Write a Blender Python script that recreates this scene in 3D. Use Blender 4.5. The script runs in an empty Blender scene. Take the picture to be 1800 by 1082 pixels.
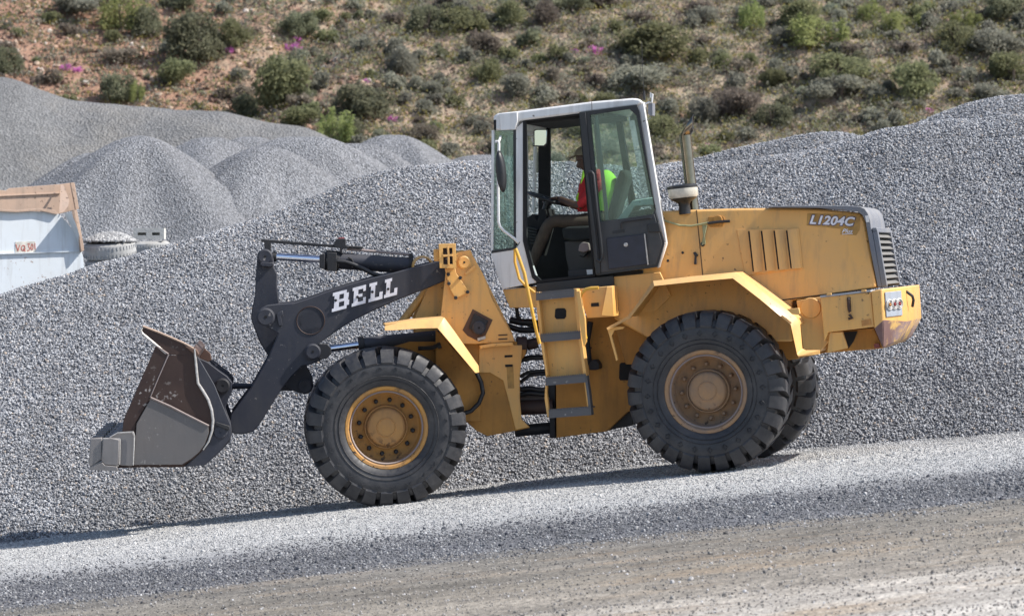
import bpy, bmesh, math, random
import numpy as np
from mathutils import Vector, Matrix

random.seed(7)
rng = np.random.default_rng(11)
R = math.radians
scn = bpy.context.scene
COL = scn.collection

# ------------------------------------------------------------------ camera
H = 2.33                      # camera height above the road at the middle of the view
D0 = 30.0                     # camera stands 30 m from the plane Y = 0
F = 5250.0                    # focal length in pixels of the 1800 px wide photograph
HOR = 440.0                   # row of the horizon
cd = bpy.data.cameras.new('camera')
cam = bpy.data.objects.new('camera', cd); COL.objects.link(cam)
cam.location = (0, -D0, H); cam.rotation_euler = (R(90), 0, 0)
cd.sensor_width = 36; cd.lens = F / 1800 * 36
cd.shift_y = -(541 - HOR) / 1800
cd.clip_start = 1; cd.clip_end = 2000
cd.dof.use_dof = True; cd.dof.focus_distance = 29.3; cd.dof.aperture_fstop = 3.5
scn.camera = cam

# ------------------------------------------------------------------ sky and sun
SUN_EL, SUN_AZ = 47.0, 7.0   # azimuth measured from +X towards the camera
S = Vector((math.cos(R(SUN_EL)) * math.cos(R(SUN_AZ)), -math.cos(R(SUN_EL)) * math.sin(R(SUN_AZ)), math.sin(R(SUN_EL))))
w = bpy.data.worlds.new('World'); scn.world = w; w.use_nodes = True
nt = w.node_tree; nt.nodes.clear()
sky = nt.nodes.new('ShaderNodeTexSky'); sky.sky_type = 'NISHITA'; sky.sun_disc = False
sky.sun_elevation = R(SUN_EL); sky.sun_rotation = math.atan2(S.x, S.y); sky.dust_density = 1.2
bg = nt.nodes.new('ShaderNodeBackground'); bg.inputs['Strength'].default_value = 0.12
wo = nt.nodes.new('ShaderNodeOutputWorld')
nt.links.new(sky.outputs[0], bg.inputs[0]); nt.links.new(bg.outputs[0], wo.inputs[0])
ld = bpy.data.lights.new('sun', 'SUN'); ld.energy = 4.8; ld.angle = R(0.53); ld.color = (1, .955, .89)
sun = bpy.data.objects.new('sun', ld); COL.objects.link(sun); sun.location = (30, -10, 30)
sun.rotation_euler = S.to_track_quat('Z', 'Y').to_euler()
scn.view_settings.view_transform = 'Standard'; scn.view_settings.look = 'None'
scn.view_settings.exposure = 0.66; scn.view_settings.gamma = 1.0; scn.view_settings.use_curve_mapping = False

# ------------------------------------------------------------------ helpers: geometry
CAM = Vector((0, -D0, H))
def P(px, py, Y):
    s = (D0 + Y) / F
    return Vector(((px - 900) * s, Y, H + (HOR - py) * s))
def tag(o, label=None, cat=None, group=None, kind=None):
    if label: o['label'] = label
    if cat: o['category'] = cat
    if group: o['group'] = group
    if kind: o['kind'] = kind
    return o
def empty(name, loc, parent=None):
    o = bpy.data.objects.new(name, None); COL.objects.link(o); o.location = loc
    o.empty_display_size = .3
    if parent: o.parent = parent
    return o
def wloc(o):
    v = Vector((0, 0, 0))
    while o: v += o.location; o = o.parent
    return v
class Fr:
    """a vertical frame of the machine: rays through the traced outline meet planes at real lateral offsets v"""
    def __init__(s, yaw, o):
        s.a = Vector((math.sin(R(yaw)), math.cos(R(yaw)), 0)); s.o = Vector(o)
        al = R(6.1)
        s.l = Vector((s.a.y * math.cos(al), -s.a.x * math.cos(al), math.sin(al)))
        s.u = s.l.cross(s.a)
        if s.u.z < 0: s.u = -s.u
    def t(s, px, py, v=0.):
        d = Vector(((px - 900) / F, 1, (HOR - py) / F))
        k = ((s.o + s.a * v) - CAM).dot(s.a) / d.dot(s.a)
        return CAM + d * k
class MB:
    def __init__(s): s.v = []; s.f = []
    def add(s, vs, fs):
        n = len(s.v); s.v += [Vector(x) for x in vs]; s.f += [tuple(i + n for i in f) for f in fs]; return s
    def prism3(s, pts, vec):
        n = len(pts); vec = Vector(vec)
        return s.add(list(pts) + [Vector(p) + vec for p in pts],
              [tuple(range(n)), tuple(range(2 * n - 1, n - 1, -1))] + [(i, (i + 1) % n, n + (i + 1) % n, n + i) for i in range(n)])
    def pr(s, fr, pts, v0, v1):
        return s.prism3([fr.t(x, y, v0) for x, y in pts], fr.a * (v1 - v0))
    def ring(s, fr, outer, inner, v0, v1, vi=None, closed=True):
        n = len(outer)
        o0 = [fr.t(x, y, v0) for x, y in outer]; i0 = [fr.t(x, y, v0 if vi is None else vi) for x, y in inner]; d = fr.a * (v1 - v0)
        vs = o0 + i0 + [p + d for p in o0] + [p + d for p in i0]; fs = []
        if not closed: fs += [(0, n, 3*n, 2*n), (n - 1, 2*n - 1, 4*n - 1, 3*n - 1)]
        for k in range(n if closed else n - 1):
            j = (k + 1) % n
            fs += [(k, j, n + j, n + k), (2*n + k, 3*n + k, 3*n + j, 2*n + j), (k, 2*n + k, 2*n + j, j), (n + k, n + j, 3*n + j, 3*n + k)]
        return s.add(vs, fs)
    def tube(s, pts, r, n=10, closed=False):
        pts = [Vector(p) for p in pts]; rs = r if isinstance(r, (list, tuple)) else [r] * len(pts)
        m = len(pts); base = len(s.v); up = None
        for i, p in enumerate(pts):
            if closed: t = pts[(i + 1) % m] - pts[i - 1]
            else: t = pts[min(i + 1, m - 1)] - pts[max(i - 1, 0)]
            t.normalize()
            if up is None:
                up = t.orthogonal().normalized()
            else:
                up = (up - t * up.dot(t)).normalized()
            b = t.cross(up)
            for k in range(n):
                a = 2 * math.pi * k / n
                s.v.append(p + (up * math.cos(a) + b * math.sin(a)) * rs[i])
        for i in range(m if closed else m - 1):
            j = (i + 1) % m
            for k in range(n):
                s.f.append((base + i*n + k, base + i*n + (k+1) % n, base + j*n + (k+1) % n, base + j*n + k))
        if not closed:
            s.f.append(tuple(base + k for k in range(n))[::-1]); s.f.append(tuple(base + (m-1)*n + k for k in range(n)))
        return s
    def cyl(s, p0, p1, r0, r1=None, n=24):
        return s.tube([p0, p1], [r0, r0 if r1 is None else r1], n)
    def lathe(s, prof, c, ax, n=48):
        """prof: (radius, distance along ax)"""
        ax = Vector(ax).normalized(); e = ax.orthogonal().normalized(); g = ax.cross(e); c = Vector(c); b = len(s.v); m = len(prof)
        for k in range(n):
            a = 2*math.pi*k/n; d = e*math.cos(a) + g*math.sin(a)
            for r, h in prof: s.v.append(c + d*r + ax*h)
        for k in range(n):
            j = (k+1) % n
            for i in range(m-1): s.f.append((b+k*m+i, b+j*m+i, b+j*m+i+1, b+k*m+i+1))
        return s
    def box(s, c, e0, e1, e2):
        c = Vector(c); e0 = Vector(e0)/2; e1 = Vector(e1)/2; e2 = Vector(e2)/2
        q = [c - e0 - e1 - e2, c + e0 - e1 - e2, c + e0 + e1 - e2, c - e0 + e1 - e2]
        return s.prism3(q, e2 * 2)
    def build(s, name, mat, parent=None, bevel=0, smooth=40, local=False, wobble=0):
        off = Vector((0, 0, 0)) if (local or parent is None) else wloc(parent)
        bm = bmesh.new()
        vv = [bm.verts.new(p - off) for p in s.v]
        for f in s.f:
            try: bm.faces.new([vv[i] for i in f])
            except ValueError: pass
        bmesh.ops.recalc_face_normals(bm, faces=bm.faces)
        me = bpy.data.meshes.new(name); bm.to_mesh(me); bm.free()
        if mat: me.materials.append(mat)
        if smooth:
            me.polygons.foreach_set('use_smooth', [True] * len(me.polygons)); me.set_sharp_from_angle(angle=R(smooth))
        o = bpy.data.objects.new(name, me); COL.objects.link(o)
        if parent: o.parent = parent
        if bevel:
            b = o.modifiers.new('bevel', 'BEVEL'); b.width = bevel; b.segments = 2; b.limit_method = 'ANGLE'; b.angle_limit = R(35); b.harden_normals = False
        return o
def mesh_np(name, V, Fq, mat, parent=None, smooth=False, attr=None):
    me = bpy.data.meshes.new(name)
    V = np.asarray(V, np.float32); Fq = np.asarray(Fq, np.int32)
    me.vertices.add(len(V)); me.vertices.foreach_set('co', V.ravel())
    k = Fq.shape[1]
    me.loops.add(Fq.size); me.loops.foreach_set('vertex_index', Fq.ravel())
    me.polygons.add(len(Fq)); me.polygons.foreach_set('loop_start', np.arange(0, Fq.size, k, dtype=np.int32))
    if smooth: me.polygons.foreach_set('use_smooth', np.ones(len(Fq), bool))
    me.update(calc_edges=True); me.validate()
    if attr is not None:
        a = me.attributes.new('tint', 'FLOAT', 'FACE'); a.data.foreach_set('value', np.asarray(attr, np.float32))
    me.materials.append(mat)
    o = bpy.data.objects.new(name, me); COL.objects.link(o)
    if parent: o.parent = parent
    return o
def dup(o, parent=None):
    c = o.copy(); COL.objects.link(c)
    if parent is not None: c.parent = parent
    for ch in [x for x in o.children]:
        dup(ch, c)
    return c

# ------------------------------------------------------------------ helpers: materials
def newmat(name):
    m = bpy.data.materials.new(name); m.use_nodes = True; t = m.node_tree
    return m, t, t.nodes['Principled BSDF']
def N(t, typ, **kw):
    n = t.nodes.new(typ)
    for k, v in kw.items():
        if k in n.inputs: n.inputs[k].default_value = v
        else: setattr(n, k, v)
    return n
def noise(t, scale, detail=4, rough=.55, vec=None, dist=0):
    n = N(t, 'ShaderNodeTexNoise'); n.inputs['Scale'].default_value = scale; n.inputs['Detail'].default_value = detail
    n.inputs['Roughness'].default_value = rough; n.inputs['Distortion'].default_value = dist
    if vec is not None: t.links.new(vec, n.inputs['Vector'])
    return n.outputs['Fac']
def ramp(t, fac, stops, interp='LINEAR'):
    n = t.nodes.new('ShaderNodeValToRGB'); n.color_ramp.interpolation = interp; e = n.color_ramp.elements
    while len(e) < len(stops): e.new(.5)
    for el, (p, c) in zip(e, stops):
        el.position = p
        if isinstance(c, (int, float)): c = (c, c, c)
        el.color = (*c, 1)
    t.links.new(fac, n.inputs[0]); return n.outputs[0]
def mix(t, fac, a, b, blend='MIX'):
    n = t.nodes.new('ShaderNodeMix'); n.data_type = 'RGBA'; n.blend_type = blend
    for i, val in ((0, fac), (6, a), (7, b)):
        if hasattr(val, 'links'): t.links.new(val, n.inputs[i])
        elif i == 0: n.inputs[0].default_value = val
        elif isinstance(val, (int, float)): n.inputs[i].default_value = (val, val, val, 1)
        else: n.inputs[i].default_value = (*val, 1)
    return n.outputs[2]
def maths(t, op, a, b=0., c=None):
    n = t.nodes.new('ShaderNodeMath'); n.operation = op
    for i, val in enumerate((a, b) if c is None else (a, b, c)):
        if hasattr(val, 'links'): t.links.new(val, n.inputs[i])
        else: n.inputs[i].default_value = val
    return n.outputs[0]
def bump(t, h, strength, dist, p):
    b = t.nodes.new('ShaderNodeBump'); b.inputs['Strength'].default_value = strength; b.inputs['Distance'].default_value = dist
    t.links.new(h, b.inputs['Height']); t.links.new(b.outputs[0], p.inputs['Normal']); return b
def coord(t, kind='Object'):
    return t.nodes.new('ShaderNodeTexCoord').outputs[kind]
def paint(name, base, dust, chips=None, dust_amt=.45, rough=.5, metal=0, scale=2.2, chip_amt=.06, up_dust=.35, coat=0):
    """worn machine paint: base colour, dust in soft patches and on upward faces, small chips"""
    m, t, p = newmat(name); c = coord(t)
    n1 = noise(t, scale, 6, .65, c); n2 = noise(t, scale * 9, 5, .6, c)
    f = ramp(t, n1, [(.36, 0.), (.72, dust_amt)])
    f2 = ramp(t, n2, [(.45, 0.), (.8, dust_amt * .6)])
    f = maths(t, 'MAXIMUM', f, f2)
    g = t.nodes.new('ShaderNodeNewGeometry'); sx = t.nodes.new('ShaderNodeSeparateXYZ'); t.links.new(g.outputs['Normal'], sx.inputs[0])
    upz = maths(t, 'MULTIPLY', maths(t, 'MAXIMUM', sx.outputs['Z'], 0.), up_dust)
    f = maths(t, 'MINIMUM', maths(t, 'ADD', f, upz), .9)
    mp = t.nodes.new('ShaderNodeMapping'); mp.inputs['Scale'].default_value = (5, 5, .55); t.links.new(c, mp.inputs[0])
    st = ramp(t, noise(t, 2.6, 4, .6, mp.outputs[0]), [(.5, 0.), (.75, .42)])
    col = mix(t, f, base, dust)
    col = mix(t, st, col, tuple(x * .62 for x in dust))
    if chips:
        n3 = noise(t, 23, 3, .5, c); k = ramp(t, n3, [(.70 - chip_amt, 0.), (.74 - chip_amt, 1.)])
        n4 = ramp(t, noise(t, 1.7, 2, .5, c), [(.48, 0.), (.62, 1.)])
        col = mix(t, maths(t, 'MULTIPLY', k, n4), col, chips)
    t.links.new(col, p.inputs['Base Color'])
    p.inputs['Metallic'].default_value = metal
    t.links.new(ramp(t, f, [(0., rough), (.6, min(1, rough + .35))]), p.inputs['Roughness'])
    p.inputs['Coat Weight'].default_value = coat; p.inputs['Coat Roughness'].default_value = .25
    bump(t, n2, .12, .01, p)
    return m
def plain(name, col, rough=.6, metal=0., nscale=12, var=.25, bmp=.1):
    m, t, p = newmat(name); c = coord(t)
    n = noise(t, nscale, 5, .6, c)
    cc = ramp(t, n, [(.3, tuple(x * (1 - var) for x in col)), (.7, tuple(min(1, x * (1 + var)) for x in col))])
    t.links.new(cc, p.inputs['Base Color']); p.inputs['Roughness'].default_value = rough; p.inputs['Metallic'].default_value = metal
    if bmp: bump(t, n, bmp, .01, p)
    return m
M = {}
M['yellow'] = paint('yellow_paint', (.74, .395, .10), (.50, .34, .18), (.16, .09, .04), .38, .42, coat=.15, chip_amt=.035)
M['yellow_dirty_shaded'] = paint('yellow_paint_dirty_shaded', (.47, .215, .035), (.25, .14, .06), (.05, .035, .025), .7, .6, chip_amt=.05)  # dirty yellow, base darkened to carry the shade on frames and undersides
M['yellow_clean'] = paint('yellow_rail_paint', (.68, .36, .03), (.5, .35, .15), None, .2, .35)
M['navy'] = paint('dark_grey_paint', (.017, .020, .034), (.075, .073, .077), (.22, .2, .19), .42, .5, chip_amt=.03, up_dust=.3)
M['dark_steel'] = paint('dark_steel', (.014, .015, .02), (.06, .057, .055), None, .45, .5, metal=.2)
M['shroud'] = paint('blue_grey_paint', (.13, .145, .18), (.26, .25, .24), None, .5, .45)
M['slat'] = paint('grille_grey', (.12, .12, .125), (.2, .19, .17), None, .5, .6)
M['white'] = paint('white_paint', (.72, .72, .72), (.50, .47, .43), (.12, .09, .07), .3, .35, up_dust=.1, chip_amt=.02, coat=.2)
M['black'] = plain('black_plastic', (.016, .017, .02), .45, nscale=6)
M['blackmat'] = plain('black_lining', (.012, .012, .013), .85)
M['doorlow'] = paint('dark_door_panel', (.028, .03, .034), (.12, .115, .11), None, .5, .45)
M['doorbox'] = plain('navy_door_box', (.014, .016, .032), .35)
M['rust'] = paint('rusty_steel', (.035, .018, .015), (.085, .052, .040), (.36, .33, .31), .55, .5, metal=.2, up_dust=.1, chip_amt=.10)
M['weld_rust'] = paint('weld_rust', (.09, .045, .03), (.13, .09, .07), None, .6, .8)
M['bucketside'] = paint('worn_bucket_steel', (.13, .125, .125), (.20, .18, .17), (.26, .25, .24), .6, .5, metal=.35, scale=1.2)
M['tooth'] = paint('polished_tooth_steel', (.20, .19, .19), (.26, .245, .24), (.5, .48, .46), .6, .38, metal=.5)
M['bare'] = plain('bare_worn_steel', (.48, .46, .44), .45, .4, 30)
M['chrome'] = plain('chrome_rod', (.75, .77, .85), .12, 1., 30, .08, 0)
M['exhaust'] = plain('exhaust_steel', (.23, .195, .15), .12, 1., 9, .25, .05)
M['rimf'] = paint('orange_rim_paint', (.50, .24, .045), (.30, .19, .11), (.04, .03, .025), .6, .55, chip_amt=.12, scale=4)
M['rimr'] = paint('dusty_rim_paint', (.36, .20, .09), (.24, .18, .14), (.05, .035, .03), .95, .65, chip_amt=.08, scale=4)
M['hubf'] = paint('ochre_hub_paint', (.42, .21, .055), (.28, .165, .09), (.05, .03, .02), .65, .55, chip_amt=.17, scale=5)
M['rimedge'] = paint('worn_rim_edge', (.25, .2, .2), (.3, .25, .22), None, .6, .6)
M['hose'] = plain('black_rubber_hose', (.015, .015, .017), .5, nscale=20)
M['treadplate'] = paint('grey_step_steel', (.10, .10, .11), (.2, .19, .18), (.35, .34, .33), .6, .5, metal=.5)
M['decalbg'] = plain('decal_backing', (.40, .22, .05), .5)
M['lettering'] = plain('white_lettering', (.74, .73, .78), .5, nscale=25, var=.12)
M['purple'] = plain('dark_outline_print', (.10, .07, .10), .5)
M['plate'] = paint('lamp_plate_grey', (.30, .33, .38), (.33, .32, .31), None, .4, .4)
M['redlens'] = plain('red_lens', (.22, .03, .03), .25)
M['amber'] = plain('amber_lens', (.45, .2, .05), .25)
M['tape'] = plain('dull_green_strap', (.30, .30, .16), .8)
M['vest'] = plain('hi_vis_yellow_green', (.42, .85, .06), .8, var=.08)
M['red'] = plain('red_jacket', (.42, .02, .025), .85, nscale=20)
M['trousers'] = plain('brown_trousers', (.085, .062, .045), .9, nscale=14)
M['skin'] = plain('dark_skin', (.075, .04, .028), .55, nscale=20)
M['cap'] = plain('khaki_cap', (.22, .19, .13), .9)
M['seat'] = plain('dark_seat_fabric', (.022, .024, .024), .9)
M['concrete'] = plain('pale_concrete', (.50, .49, .46), .9, nscale=30, var=.15, bmp=.4)
M['skip'] = paint('pale_blue_white_paint', (.68, .73, .77), (.56, .54, .50), (.3, .2, .15), .35, .5, scale=1.2, up_dust=.1)
M['skiprust'] = paint('faded_rust_orange', (.52, .36, .26), (.38, .30, .25), (.15, .10, .08), .7, .7)
M['tyrewhite'] = paint('whitewashed_tyre', (.40, .41, .42), (.27, .26, .24), (.1, .1, .1), .6, .85)
M['redpaint'] = plain('red_brush_paint', (.5, .1, .07), .8)
M['tan'] = plain('tan_patch_paint', (.58, .55, .49), .8)
M['post'] = plain('weathered_wood', (.16, .12, .09), .9, nscale=8)
M['rock'] = None
def rubber():
    m, t, p = newmat('dusty_tyre_rubber'); c = coord(t)
    n = noise(t, 3.5, 6, .65, c); n2 = noise(t, 22, 4, .6, c)
    f = maths(t, 'MULTIPLY', ramp(t, n, [(.35, .15), (.75, 1.)]), ramp(t, n2, [(.3, .4), (.7, 1.)]))
    sc_ = ramp(t, noise(t, 6, 7, .8, c, 2.), [(.55, 0.), (.62, .5), (.68, 0.)]); f = maths(t, 'MAXIMUM', f, sc_)
    col = mix(t, maths(t, 'MULTIPLY', f, .75), (.011, .012, .017), (.105, .10, .098))
    t.links.new(col, p.inputs['Base Color']); t.links.new(ramp(t, n2, [(.3, .42), (.7, .75)]), p.inputs['Roughness'])
    bump(t, n2, .25, .01, p); return m
M['rubber'] = rubber()
def glass(name, tint, dust):
    m = bpy.data.materials.new(name); m.use_nodes = True; t = m.node_tree; t.nodes.clear()
    tr = N(t, 'ShaderNodeBsdfTransparent'); tr.inputs[0].default_value = (*tint, 1)
    gl = N(t, 'ShaderNodeBsdfGlossy'); gl.inputs['Roughness'].default_value = .03
    df = N(t, 'ShaderNodeBsdfDiffuse'); df.inputs[0].default_value = (.36, .52, .47, 1)
    fr = N(t, 'ShaderNodeFresnel'); fr.inputs[0].default_value = 1.5
    m1 = N(t, 'ShaderNodeMixShader'); t.links.new(maths(t, 'MULTIPLY', fr.outputs[0], 1.6), m1.inputs[0]); t.links.new(tr.outputs[0], m1.inputs[1]); t.links.new(gl.outputs[0], m1.inputs[2])
    n = ramp(t, noise(t, 3, 6, .7, coord(t)), [(.3, dust * .5), (.75, dust * 1.6)])
    m2 = N(t, 'ShaderNodeMixShader'); t.links.new(n, m2.inputs[0]); t.links.new(m1.outputs[0], m2.inputs[1]); t.links.new(df.outputs[0], m2.inputs[2])
    o = N(t, 'ShaderNodeOutputMaterial'); t.links.new(m2.outputs[0], o.inputs[0]); return m
M['glass'] = glass('tinted_cab_glass', (.80, .935, .89), .085)
M['glassclear'] = glass('dusty_far_glass', (.93, .97, .96), .05)
M['mirror'] = plain('mirror_face', (.75, .8, .78), .05, 1., 5, .02, 0)

def gravel_mat(name, cols, tan=None, b=0.):
    """one stone of crushed rock, its grey chosen at random for every stone"""
    m, t, p = newmat(name)
    oi = t.nodes.new('ShaderNodeObjectInfo')
    c = ramp(t, oi.outputs['Random'], cols)
    big = ramp(t, noise(t, .9, 5, .65, oi.outputs['Location'], 1.0), [(.32, .80), (.68, 1.20)])
    c = mix(t, 1., c, big, 'MULTIPLY')
    t.links.new(c, p.inputs['Base Color']); p.inputs['Roughness'].default_value = .75
    return m
GC = [(0., (.12, .123, .135)), (.3, (.20, .204, .222)), (.65, (.32, .325, .34)), (.93, (.455, .46, .475)), (1., (.42, .34, .27))]
M['stone'] = gravel_mat('crushed_stone', GC)
M['stonelight'] = gravel_mat('pale_crushed_stone', [(0., (.17, .17, .175)), (.5, (.31, .31, .312)), (1., (.48, .475, .465))])
M['darkstone'] = gravel_mat('dark_wheel_track_stone', [(0., (.04, .042, .055)), (.5, (.12, .122, .13)), (.9, (.24, .24, .245)), (1., (.4, .4, .41))])
M['roadstone'] = gravel_mat('road_chips', [(0., (.09, .083, .08)), (.5, (.20, .187, .17)), (.92, (.33, .31, .29)), (1., (.5, .5, .52))])
M['hillrock'] = gravel_mat('hill_rock', [(0., (.11, .065, .05)), (.35, (.22, .125, .085)), (.7, (.33, .22, .15)), (.93, (.40, .31, .24)), (1., (.52, .48, .44))])
def pilebase(name, tint=(1, 1, 1), sc=28., lo=.14, hi=.42, warm=0):
    m, t, p = newmat(name); c = coord(t)
    vo = N(t, 'ShaderNodeTexVoronoi'); vo.inputs['Scale'].default_value = sc; t.links.new(c, vo.inputs['Vector'])
    sp = t.nodes.new('ShaderNodeSeparateColor'); t.links.new(vo.outputs['Color'], sp.inputs[0])
    col = ramp(t, sp.outputs[0], [(0., tuple(lo * x for x in tint)), (.5, tuple((lo + hi) * .5 * x for x in tint)), (1., tuple(hi * x for x in tint))])
    big = ramp(t, noise(t, .5, 5, .6, c), [(.3, .84), (.7, 1.12)])
    col = mix(t, 1., col, big, 'MULTIPLY')
    if warm:
        col = mix(t, ramp(t, noise(t, .35, 4, .6, c), [(.48, 0.), (.7, warm)]), col, (.36, .32, .26))
    t.links.new(col, p.inputs['Base Color']); p.inputs['Roughness'].default_value = .85
    h = maths(t, 'ADD', vo.outputs['Distance'], noise(t, sc * .8, 3, .7, c))
    bump(t, h, 1., .05, p); return m
M['pile'] = pilebase('gravel_pile_bed', (.95, .97, 1.05), 30, .08, .26)
M['pilefar'] = pilebase('fine_gravel', (.96, .98, 1.04), 34, .13, .34)
M['pileback'] = pilebase('old_stockpile_gravel', (.97, .98, 1.), 20, .11, .20, .25)

# ------------------------------------------------------------------ the setting: ground
def sstep(a, b, x):
    t = np.clip((x - a) / (b - a), 0, 1); return t * t * (3 - 2 * t)
BENCH = 1.5
def ground(x, y):
    x = np.asarray(x, float); y = np.asarray(y, float)
    ax = np.abs(x); z = .107 * np.where(ax < 9, ax, 9 + 6 * (1 - np.exp(-(ax - 9) / 6))) * np.sign(x)
    z = z - np.interp(x, [-6, -2, 1, 3, 5, 8], [.072, .054, .038, .038, .055, .065]) * np.clip(np.minimum(y, 8) + 1.2, 0, None)
    k = sstep(8.6, 10.3, y); return z * (1 - k) + BENCH * k
def wav(x, y, s, seed=0.):
    r = np.random.default_rng(int(seed * 10) + 5); o = 0
    for i in range(9):
        a = r.uniform(0, math.pi * 2); f = r.uniform(.6, 2.6) / s; ph = r.uniform(0, 6.28)
        o = o + np.sin((x * math.cos(a) + y * math.sin(a)) * f * 2 + ph) / (1 + f * s)
    return o / 3.2
def grid_sheet(name, xs, ys, fz, mat, **kw):
    X, Y = np.meshgrid(xs, ys); Z = fz(X, Y); nx = len(xs); ny = len(ys)
    V = np.stack([X, Y, Z], -1).reshape(-1, 3)
    i = (np.arange(ny - 1)[:, None] * nx + np.arange(nx - 1)[None]).ravel()
    return mesh_np(name, V, np.stack([i, i + 1, i + nx + 1, i + nx], -1), mat, smooth=True, **kw)
def spaced(lo, hi, step, far):
    c = list(np.arange(lo, hi + step / 2, step)); d = step
    a = [c[0]]; b = [c[-1]]
    while a[-1] > -far: d *= 1.25; a.append(a[-1] - d)
    d = step
    while b[-1] < far: d *= 1.25; b.append(b[-1] + d)
    return np.array(a[:0:-1] + c + b[1:])
def ground_mat():
    m, t, p = newmat('quarry_road'); g = t.nodes.new('ShaderNodeNewGeometry'); pos = g.outputs['Position']
    s = t.nodes.new('ShaderNodeSeparateXYZ'); t.links.new(pos, s.inputs[0])
    edge = maths(t, 'ADD', maths(t, 'MULTIPLY', noise(t, .8, 6, .7, pos), 1.5), maths(t, 'MULTIPLY', noise(t, 5, 5, .7, pos), .9))
    mp = t.nodes.new('ShaderNodeMapping'); mp.inputs['Scale'].default_value = (.10, 1.0, 1); mp.inputs['Rotation'].default_value = (0, 0, R(-3)); t.links.new(pos, mp.inputs[0])
    mp2 = t.nodes.new('ShaderNodeMapping'); mp2.inputs['Scale'].default_value = (.16, 1.0, 1); mp2.inputs['Rotation'].default_value = (0, 0, R(-1)); t.links.new(pos, mp2.inputs[0])
    streak = noise(t, 3.2, 7, .7, mp.outputs[0]); streak2 = noise(t, 1.1, 5, .6, mp2.outputs[0])
    y = maths(t, 'ADD', s.outputs['Y'], maths(t, 'MULTIPLY', s.outputs['X'], -.06))
    y = maths(t, 'ADD', y, maths(t, 'SUBTRACT', edge, 1.2))
    y = maths(t, 'ADD', y, maths(t, 'MULTIPLY', maths(t, 'SUBTRACT', streak2, .5), 1.6))
    f = maths(t, 'DIVIDE', maths(t, 'ADD', y, 16.), 20.)      # Y -16 .. 4 -> 0 .. 1
    def q(Y): return (Y + 16) / 20
    col = ramp(t, f, [(q(-12.8), (.46, .43, .39)), (q(-11.2), (.29, .262, .225)), (q(-9.4), (.19, .17, .14)), (q(-7.2), (.15, .14, .125)),
                      (q(-6.5), (.11, .112, .122)), (q(-5.2), (.11, .113, .125)), (q(-4.1), (.33, .332, .335)), (q(-2.5), (.42, .418, .41)), (q(-.9), (.45, .445, .43)), (q(1.4), (.33, .33, .33)), (q(3.6), (.26, .265, .275))])
    # ruts and tracks drawn out along the road
    road = ramp(t, f, [(q(-7), 1.), (q(-6), .45), (q(-4.6), .2)])
    st = ramp(t, streak, [(.3, .52), (.48, .95), (.7, 1.4)])
    col = mix(t, road, col, mix(t, 1., col, st, 'MULTIPLY'))
    brown = maths(t, 'MULTIPLY', ramp(t, noise(t, 2.2, 6, .7, mp2.outputs[0]), [(.52, 0.), (.68, .6)]), ramp(t, f, [(q(-8.2), 1.), (q(-6.4), .0)]))
    col = mix(t, brown, col, (.30, .225, .15))
    vo = N(t, 'ShaderNodeTexVoronoi'); vo.inputs['Scale'].default_value = 62; t.links.new(pos, vo.inputs['Vector'])
    sp = t.nodes.new('ShaderNodeSeparateColor'); t.links.new(vo.outputs['Color'], sp.inputs[0])
    grain = ramp(t, sp.outputs[0], [(0., .62), (.5, 1.), (1., 1.32)])
    col = mix(t, 1., col, grain, 'MULTIPLY')
    vo2 = N(t, 'ShaderNodeTexVoronoi'); vo2.inputs['Scale'].default_value = 24; t.links.new(pos, vo2.inputs['Vector'])
    sp2 = t.nodes.new('ShaderNodeSeparateColor'); t.links.new(vo2.outputs['Color'], sp2.inputs[0])
    col = mix(t, ramp(t, sp2.outputs[1], [(.0, .85), (.5, 1.), (1., 1.18)]), 0., col, 'MIX') if False else mix(t, 1., col, ramp(t, sp2.outputs[1], [(.0, .85), (.5, 1.), (1., 1.15)]), 'MULTIPLY')
    t.links.new(col, p.inputs['Base Color']); p.inputs['Roughness'].default_value = .9
    h = maths(t, 'ADD', maths(t, 'MULTIPLY', noise(t, 55, 4, .7, pos), .5), maths(t, 'MULTIPLY', streak, .8))
    bump(t, h, .8, .03, p); return m
def ground_z(X, Y):
    z = ground(X, Y)
    k = sstep(-4.5, -6, Y)
    rut = (np.sin(Y * 7.3 + .25 * X + 1.3 * np.sin(X * .35)) * .5 + np.sin(Y * 3.1 - .1 * X)) * .02 * k
    near = (np.abs(X) < 14) & (Y < 8.5)
    return z + np.where(near, rut + .012 * wav(X, Y * 2, 1.2, 3), 0)
g = grid_sheet('ground', spaced(-9, 9, .12, 420), spaced(-16, 6, .09, 420), ground_z, ground_mat()); tag(g, kind='structure')

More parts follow.
